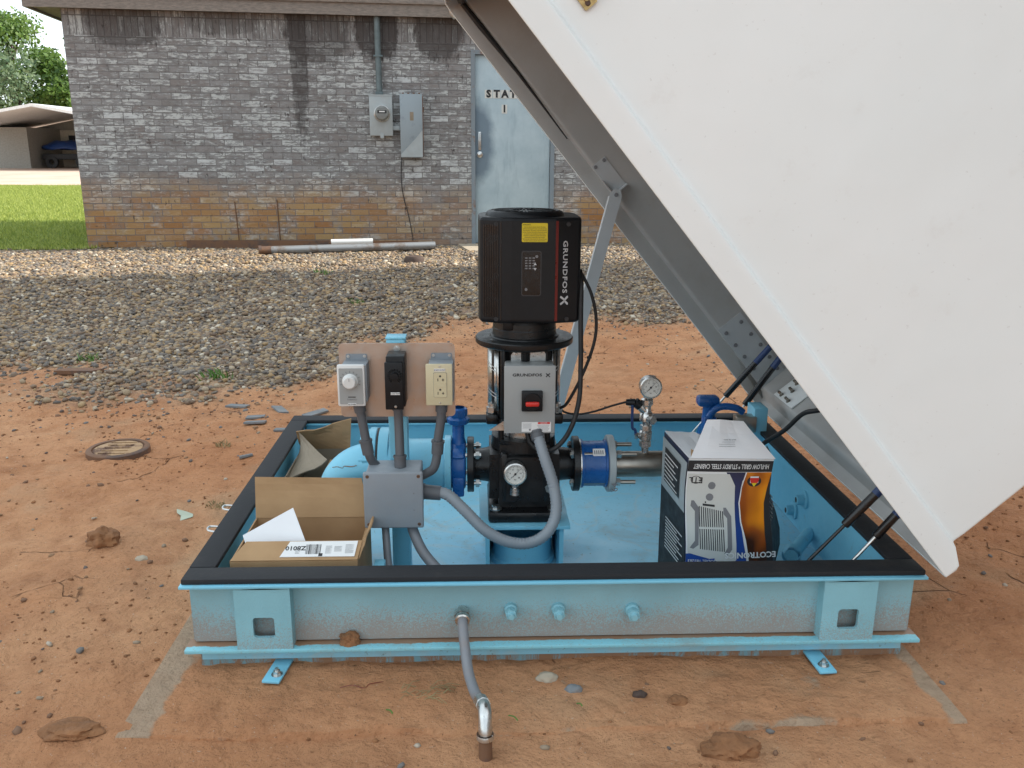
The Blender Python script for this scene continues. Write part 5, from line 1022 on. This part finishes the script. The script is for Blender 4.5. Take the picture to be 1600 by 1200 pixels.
spring((.815, 1.24, .315), (1.05, 1.24, .67), .02, 'thick black gas spring rising from the blue stanchion at the back', .0125)
m = MB('rubber'); m.tube([(.76, .93, .22), (.782, .9, .278), (.80, .87, .31), (.83, .82, .36), (.865, .77, .43), (.90, .72, .458), (.96, .68, .50), (1.0, .66, .56)], .008, 10, 6); m.thing('lid_cable', 'black rubber cable running from inside the skid up to the lid', 'cable')

# ------------------------------------------------------------------ cardboard boxes
cb = thing('cardboard_box', 'open brown cardboard shipping box with an address label, in the front left of the skid', 'box', (-.66, .25, .05))
bx0, bx1, by0, by1, bz0, bz1 = -.823, -.503, .112, .385, .047, .250
m = MB('card'); th_ = .004
m.box(((bx0+bx1)/2, by0, (bz0+bz1)/2), (bx1-bx0, th_, bz1-bz0)); m.box(((bx0+bx1)/2, by1, (bz0+bz1)/2), (bx1-bx0, th_, bz1-bz0))
for x in (bx0, bx1): m.box((x+(.002 if x < -.7 else -.002), (by0+by1)/2, (bz0+bz1)/2), (th_, by1-by0-th_-.0004, bz1-bz0))
m.box(((bx0+bx1)/2, (by0+by1)/2, bz0+.002), (bx1-bx0-.009, by1-by0-.009, th_)); m.build('carton', cb)
def flap(parent, mat, P, th_=.0035, sub=6, bend=.004, seed=0, name='flap'):   # P: four corners a,b (hinge) c,d (free edge)
    a, b, c, d = [Vector(p) for p in P]; nrm = (b-a).cross(d-a).normalized(); V = []
    from mathutils import noise
    for side in (0, 1):
        for j in range(sub+1):
            for i in range(sub+1):
                u, v = i/sub, j/sub; p = (a*(1-u)+b*u)*(1-v)+(d*(1-u)+c*u)*v; k = noise.noise(Vector((u*2.2, v*2.2, seed*3.1)))*bend*2*v; V.append(p+nrm*(k+side*th_))
    n = sub+1; o = n*n; F = []
    for j in range(sub):
        for i in range(sub): q_ = j*n+i; F += [(q_, q_+1, q_+n+1, q_+n), (o+q_+n, o+q_+n+1, o+q_+1, o+q_)]
    for i in range(sub): F += [(i, o+i, o+i+1, i+1), (sub*n+i, sub*n+i+1, o+sub*n+i+1, o+sub*n+i), (i*n, (i+1)*n, o+(i+1)*n, o+i*n), (i*n+sub, o+i*n+sub, o+(i+1)*n+sub, (i+1)*n+sub)]
    m = MB(mat); m.add(V, F, False); return m.build(name, parent)
flap(cb, 'card', ((bx0, by1, bz1), (bx1, by1, bz1), (-.528, .425, .352), (-.828, .425, .358)), seed=1)
flp = flap(cb, 'card', ((bx0, by0, bz1), (bx1, by0, bz1), (-.497, .165, .278), (-.792, .165, .278)), seed=2, bend=0)
flap(cb, 'card', ((bx1, by0+.01, bz1), (bx1, by1-.01, bz1), (bx1+.02, by1-.03, bz1+.05), (bx1+.018, by0+.04, bz1+.045)), seed=3)
# label: a sheet lying on the front flap
a, b, c, d = Vector((bx0, by0, bz1)), Vector((bx1, by0, bz1)), Vector((-.497, .165, .278)), Vector((-.792, .165, .278)); ex = (b-a).normalized(); nrm = (b-a).cross(d-a).normalized(); ey = nrm.cross(ex)
T = frame(a+(b-a)*.66+(d-a)*.55+nrm*.0042, tuple(ex), tuple(ey)); m = MB('label'); m.prism([(-.105, -.024), (.083, -.024), (.088, .024), (-.085, .024)], 0, .0012, T); m.mat('ink')
rs_ = random.Random(4)
for k in range(16): w_ = rs_.choice((.0012, .002, .003)); m.prism([(-.042+k*.0024, -.016), (-.042+k*.0024+w_*.6, -.016), (-.042+k*.0024+w_*.6, .014), (-.042+k*.0024, .014)], .0013, .0017, T)
Tt = T @ Matrix.Rotation(R(180), 4, 'Z')
m.text('Z8010', .013, Tt @ Matrix.Translation((.068, -.003, .0013)), wscale=1.1, bold=.0004); m.prism([(-.008, -.023), (.002, -.023), (.002, -.014), (-.008, -.014)], .0013, .0017, T)
m.mat('greyink')
for (x0, y0, n_, wl) in ((.008, -.014, 7, .016), (.03, -.008, 5, .02), (.058, -.014, 8, .022), (-.068, -.014, 5, .012)):
    for k in range(n_): m.prism([(x0, y0+k*.0036), (x0+wl*rs_.uniform(.5, 1), y0+k*.0036), (x0+wl, y0+k*.0036+.001), (x0, y0+k*.0036+.001)], .0013, .0016, T)
m.build('address_label', cb)
m = MB('paper'); T = frame((-.725, .205, .262), (.86, .05, .5), (-.3, .6, .8)); m.prism([(-.085, -.05), (.07, -.06), (.075, .058), (-.08, .062)], 0, .0012, T); m.thing('paper_sheet', 'folded white sheet of paper sticking up out of the open cardboard box', 'paper')
cb2 = thing('cardboard_carton', 'open brown carton with bent flaps in the back left corner of the skid', 'box', (-.72, .98, .05)); m = MB('cardgrey')
c0, c1, d0, d1, e0, e1 = -.835, -.66, .80, 1.10, .047, .21
m.box(((c0+c1)/2, d1, (e0+e1)/2), (c1-c0, .004, e1-e0)); m.box((c0+.002, (d0+d1)/2, (e0+e1)/2), (.004, d1-d0-.005, e1-e0)); m.box(((c0+c1)/2, d0, (e0+e1)/2), (c1-c0, .004, e1-e0)); m.box((c1-.002, (d0+d1)/2, (e0+e1)/2), (.004, d1-d0-.005, e1-e0)); m.build('carton', cb2)
flap(cb2, 'card', ((c0, d1, e1), (c1, d1, e1), (-.655, 1.12, .315), (-.84, 1.04, .285)), seed=5, bend=.01)
flap(cb2, 'cardgrey', ((c0, d0+.03, e1-.02), (c0, d1, e1), (-.838, 1.06, .288), (-.70, .84, .262)), seed=6, bend=.01)
flap(cb2, 'card', ((c1-.08, d0, e1-.05), (c1, d0, e1-.05), (-.6, .83, .24), (-.69, .86, .25)), seed=7, bend=.01)

# ------------------------------------------------------------------ printed heater box, standing upside down
def heat_mats():
    q = NT('flame_print'); x, y, z = q.sep(); n = q.noise(1, 1.5, .4, q.map((13, 1, 7)))
    q2 = q.math('ADD', n, q.rng(z, .42, .06, -.1, .45)); col = q.ramp(q2, (.25, (.95, .50, .04)), (.5, (.85, .28, .01)), (.65, (.35, .08, .008)), (.85, (.05, .015, .005))); M['flame'] = q.fin(col, .3)
    q = NT('blue_print'); x, y, z = q.sep(); col = q.mix(q.rng(z, .42, .1), (.02, .025, .06), (.02, .07, .32)); M['bluep'] = q.fin(col, .3)
heat_mats()
hb = thing('heater_box', 'crumpled printed carton standing upside down, showing a white heater and orange flames', 'box', (.47, .36, .045))
hx0, hx1, hy0, hy1, hz0, hz1 = .369, .602, .262, .47, .047, .462; hxb = .348
m = MB('label')
def HF(u, v, d=0.0):        # front face: u 0..1 left-right, v 0..1 bottom-top, gently crushed
    bul = .010*math.sin(math.pi*v)*math.sin(math.pi*u)-.012*max(0, .18-v)*u*3
    xr = hx1+.011*math.sin(v*5.5+.4)+.010*(1-v); return Vector((hx0+(xr-hx0)*u+.006*math.sin(v*6)*(1-u), hy0-bul-d-.012*(1-v)*0, hz0+(hz1-hz0)*v-.004*u*v))
def AV(v): return .25+.75*v
def HFpoly(m, poly, d):
    if d: poly = [(u, AV(v)) for u, v in poly]
    _hfpoly(m, poly, d)
def _hfpoly(m, poly, d):     # subdivided decal following the bulge (triangulated fan over a grid clip)
    b = bmesh.new(); vs = [b.verts.new((u, v, 0)) for u, v in poly]; b.faces.new(vs)
    us = [p[0] for p in poly]; vv = [p[1] for p in poly]
    for k in range(1, 10):
        if min(us) < k/10 < max(us): bmesh.ops.bisect_plane(b, geom=b.verts[:]+b.edges[:]+b.faces[:], plane_co=(k/10, 0, 0), plane_no=(1, 0, 0))
        if min(vv) < k/10 < max(vv): bmesh.ops.bisect_plane(b, geom=b.verts[:]+b.edges[:]+b.faces[:], plane_co=(0, k/10, 0), plane_no=(0, 1, 0))
    bmesh.ops.triangulate(b, faces=b.faces[:]); b.verts.ensure_lookup_table()
    m.add([HF(v.co.x, v.co.y, d) for v in b.verts], [[v.index for v in f.verts] for f in b.faces], False); b.free()
def HFtext(m, txt, h, u, v, d, rot=True, **k):
    n0 = len(m.V); m.text(txt, h, Matrix.Identity(4), .0002, **k)
    for i in range(n0, len(m.V)):
        x, y, z = m.V[i]; x, y = (-x, -y) if rot else (x, y); m.V[i] = tuple(HF(u+x/(hx1-hx0), AV(v)+y/(hz1-hz0), d+max(0, z)))
HFpoly(m, [(0, 0), (1, 0), (1, 1), (0, 1)], 0)
m.mat('bluep'); HFpoly(m, [(.42, 0), (.70, 0), (.66, .2), (.64, .4), (.62, .6), (.66, .8), (.72, .88), (.46, .88), (.52, .8), (.54, .5), (.53, .2), (.5, .06)], .0006)
m.mat('bluep'); HFpoly(m, [(0, 0), (.5, 0), (.42, .05), (.3, .10), (.2, .09), (.1, .12), (0, .11)], .0007)
m.mat('flame'); HFpoly(m, [(.72, 0), (.95, 0), (.93, .3), (.94, .6), (1., .88), (.70, .88), (.655, .75), (.63, .6), (.64, .42), (.68, .25)], .0010)
m.mat('label'); HFpoly(m, [(.69, 0), (.72, 0), (.685, .25), (.646, .42), (.636, .6), (.661, .75), (.705, .88), (.69, .88), (.65, .75), (.622, .6), (.63, .42), (.665, .25)], .0012)
m.mat('ink'); HFpoly(m, [(.93, 0), (1, 0), (1, .88), (.93, .6), (.915, .3)], .0014); HFpoly(m, [(0, .885), (1, .885), (1, .985), (0, .985)], .0014)
m.mat('label'); HFtext(m, 'HI-FLOW GRILL * STURDY STEEL CABINET', .0135, .51, .935, .002, bold=.0002, wscale=.59)
# picture of the heater
m.mat('dial'); HFpoly(m, [(.02, .12), (.25, .07), (.52, .0), (.57, .06), (.575, .76), (.50, .865), (.01, .865)], .0016)
m.mat('greyink'); HFpoly(m, [(.30+.045*math.cos(k*.5), .76+.034*math.sin(k*.5)) for k in range(12)], .002); HFpoly(m, [(.28+.045*math.cos(k*.5), .655+.034*math.sin(k*.5)) for k in range(12)], .002)
HFpoly(m, [(.07, .62), (.10, .62), (.16, .55), (.14, .20), (.08, .16), (.04, .17), (.10, .24), (.11, .52), (.06, .57)], .002); HFpoly(m, [(.44, .56), (.47, .56), (.53, .48), (.52, .16), (.47, .10), (.43, .12), (.47, .18), (.48, .46), (.44, .50)], .002)
m.mat('ink')
for k in range(12):
    u = .155+k*.0245; HFpoly(m, [(u, .375), (u+.011, .375), (u+.011, .57-k*.004), (u, .57-k*.004)], .002); HFpoly(m, [(u, .355), (u+.011, .355), (u+.011, .16-k*.002), (u, .16-k*.002)][::-1], .002)
HFpoly(m, [(.20, .595), (.34, .585), (.34, .565), (.20, .575)][::-1], .002); HFpoly(m, [(.225, .60), (.24, .60), (.24, .615), (.225, .615)], .002)
for cx_, cy2, rr, mt, dd in ((.11, .81, .062, 'ink', .0018), (.11, .81, .053, 'dial', .0020), (.80, .80, .085, 'ink', .0018), ): m.mat(mt); HFpoly(m, [(cx_+rr*math.cos(k*math.pi/10), cy2+rr*.58*math.sin(k*math.pi/10)) for k in range(20)], dd)
m.mat('ink'); HFtext(m, 'ETL', .017, .11, .81, .0024, bold=.0004); m.mat('red'); HFpoly(m, [(.745, .83), (.76, .79), (.80, .76), (.845, .79), (.86, .83), (.80, .825)][::-1], .0024); m.mat('label'); HFpoly(m, [(.75, .845), (.75, .785), (.85, .785), (.85, .845)], .0022); m.mat('yellow'); HFpoly(m, [(.77, .785), (.80, .75), (.835, .785)], .0026); m.mat('red')
for k in range(3): HFpoly(m, [(.755, .832-k*.017), (.755, .824-k*.017), (.845, .824-k*.017), (.845, .832-k*.017)], .0030)
m.mat('label'); HFtext(m, 'ECOTRONICS', .0175, .735, .105, .0030, bold=.0007, wscale=.92); m.mat('bluep'); HFpoly(m, [(.05, .02), (.32, .05), (.32, .075), (.05, .045)], .003); m.mat('label'); HFtext(m, 'MODEL 183283', .0085, .185, .048, .0036)
m.build('front_panel', hb)
m = MB('bluep'); n = 8; V = []
for k in range(n+1): p = HF(0, k/n); V += [p, Vector((hxb-.004*k/n, hy1, p.z+.008*k/n))]
m.add(V, [(2*k, 2*k+2, 2*k+3, 2*k+1) for k in range(n)], False)
def SF(u, v, d=.0015):      # u 0 at the back edge, 1 at the front edge
    p = HF(0, v); b = Vector((hxb-.004*v, hy1, p.z+.008*v)); q_ = b.lerp(p, u); return q_+Vector((-d*3, 0, 0))
def SFq(u0, u1, v0, v1, d):
    k = 6; m.add([SF(u, v0+(v1-v0)*i/k, d) for i in range(k+1) for u in (u0, u1)], [(2*i, 2*i+1, 2*i+3, 2*i+2) for i in range(k)], False)
m.mat('ink'); SFq(.0, 1, .0, .62, .001); m.mat('metergrey'); SFq(0, 1, .62, .97, .001); m.mat('ink'); SFq(.15, .8, .68, .92, .0018); m.mat('label')
for k in range(7): SFq(.2, .75-.08*(k % 3), .70+k*.03, .708+k*.03, .0026)
for k in range(10): SFq(.3, .95-.1*(k % 3), .22+k*.024, .228+k*.024, .0026)
m.build('side_panel', hb)
m = MB('ink'); n = 8; V = []
for k in range(n+1):
    v = k/n; p = HF(1, v); V += [p, Vector((p.x+.05+.022*math.sin(v*5), hy1-.06, p.z-.01))]
m.add(V, [(2*k, 2*k+1, 2*k+3, 2*k+2) for k in range(n)], False); m.mat('label')
for k in range(9): m.box((hx1+.018, hy0+.06, .24+k*.011), (.001, .05-.008*(k % 3), .003))
m.build('right_panel', hb)
m = MB('label'); m.add([(hx0, hy0+.0, hz0), (hx1, hy0, hz0), (hx1, hy1, hz0), (hxb, hy1, hz0), (hxb, hy1, hz1), (hx1, hy1, hz1)], [(0, 1, 2, 3), (3, 2, 5, 4)], False); m.build('back_panel', hb)
flap(hb, 'paper', ((hx0+.002, hy0+.001, hz1), (hx1, hy0+.001, hz1-.004), (.527, .325, .546), (.425, .32, .552)), seed=8, bend=.006, th_=.0025)
flap(hb, 'paper', ((hxb-.002, hy1, hz1+.008), (hx0-.001, hy0, hz1), (hx0+.09, hy0+.04, hz1+.002), (hx0+.06, hy1-.01, hz1+.006)), seed=9, bend=.006, th_=.0025)
flap(hb, 'card', ((hx0+.004, hy0+.004, hz1+.002), (hx0+.05, hy0+.004, hz1+.002), (hx0+.03, hy0+.02, hz1+.012), (hx0+.01, hy0+.03, hz1+.016)), seed=12, bend=.004, th_=.002, name='torn_edge')
m = MB('greyink'); T = frame((.475, .289, .505), (1, 0, 0), (0, .06, .08)); m.text('Please recycle this carton', .0034, T, .0004)
for k in range(3): m.prism([(-.024, -.007-.006*k), (.02, -.007-.006*k), (.02, -.0062-.006*k), (-.024, -.0062-.006*k)], 0, .0006, T)
m.build('flap_print', hb)
# tiny litter
for (x, y, mt, l, lb) in ((-.41, -.17, 'grass', .016, 'scrap of green plastic left of the grey conduit on the dirt'), (-.13, -.2, 'grass', .02, 'green blade scrap just right of the steel elbow'), (.03, -.16, 'grass', .012, 'tiny green scrap right of the conduit, on the pad')):
    m = MB(mt); m.tube([(x, y, .013), (x+l*.6, y-l*.5, .017), (x+l, y-l, .014)], .0016, 5, 3); m.thing('green_scrap', lb, 'scrap', 'green scraps on the dirt')
m = MB('darkred'); m.tube([(-.53, -.08, .012), (-.50, -.075, .015), (-.47, -.085, .013), (-.46, -.07, .014), (-.43, -.06, .013)], .0009, 5, 4); m.thing('red_thread', 'thin red wire scrap on the dirt in front of the skid', 'wire')
m = MB('red'); m.tube([(.02, .19, .052), (.05, .21, .055), (.09, .2, .053)], .002, 5, 4); m.thing('red_wire_bit', 'short red wire bit on the blue skid floor under the pump', 'wire')
for i, (x, y) in enumerate(((-.27, -.06), (-.25, -.085), (-.235, -.075))): pass
m = MB('drygrass'); rs_ = random.Random(3)
for k in range(26):
    x, y = -.34+rs_.uniform(-.05, .06), -.115+rs_.uniform(-.02, .03); a = rs_.uniform(-.5, .9); l = rs_.uniform(.02, .05); m.tube([(x, y, .012), (x+l*math.cos(a)*.5, y+l*math.sin(a)*.5, .018+rs_.random()*.006), (x+l*math.cos(a), y+l*math.sin(a), .012)], .0008, 4)
m.thing('dry_straw', 'wisp of dry straw lying on the dirt in front of the skid', 'straw')
m = MB('concrete'); 
for k, (x, y, s_) in enumerate(((-1.24, 1.0, 1), )):
    M['scrap'] = simple('pale_green_paper', (.42, .46, .36), .9); m = MB('scrap'); m.prism([(-.04, .04), (.0, .02), (.03, .0), (.035, -.02), (.0, -.05), (-.01, -.01), (-.03, .01)], .0, .0015, Matrix.Translation((x, y, float(gz(x, y))+.006)) @ Matrix.Rotation(R(4), 4, 'X')); m.thing('torn_paper', 'pale green torn scrap of paper on the dirt left of the skid', 'paper scrap')
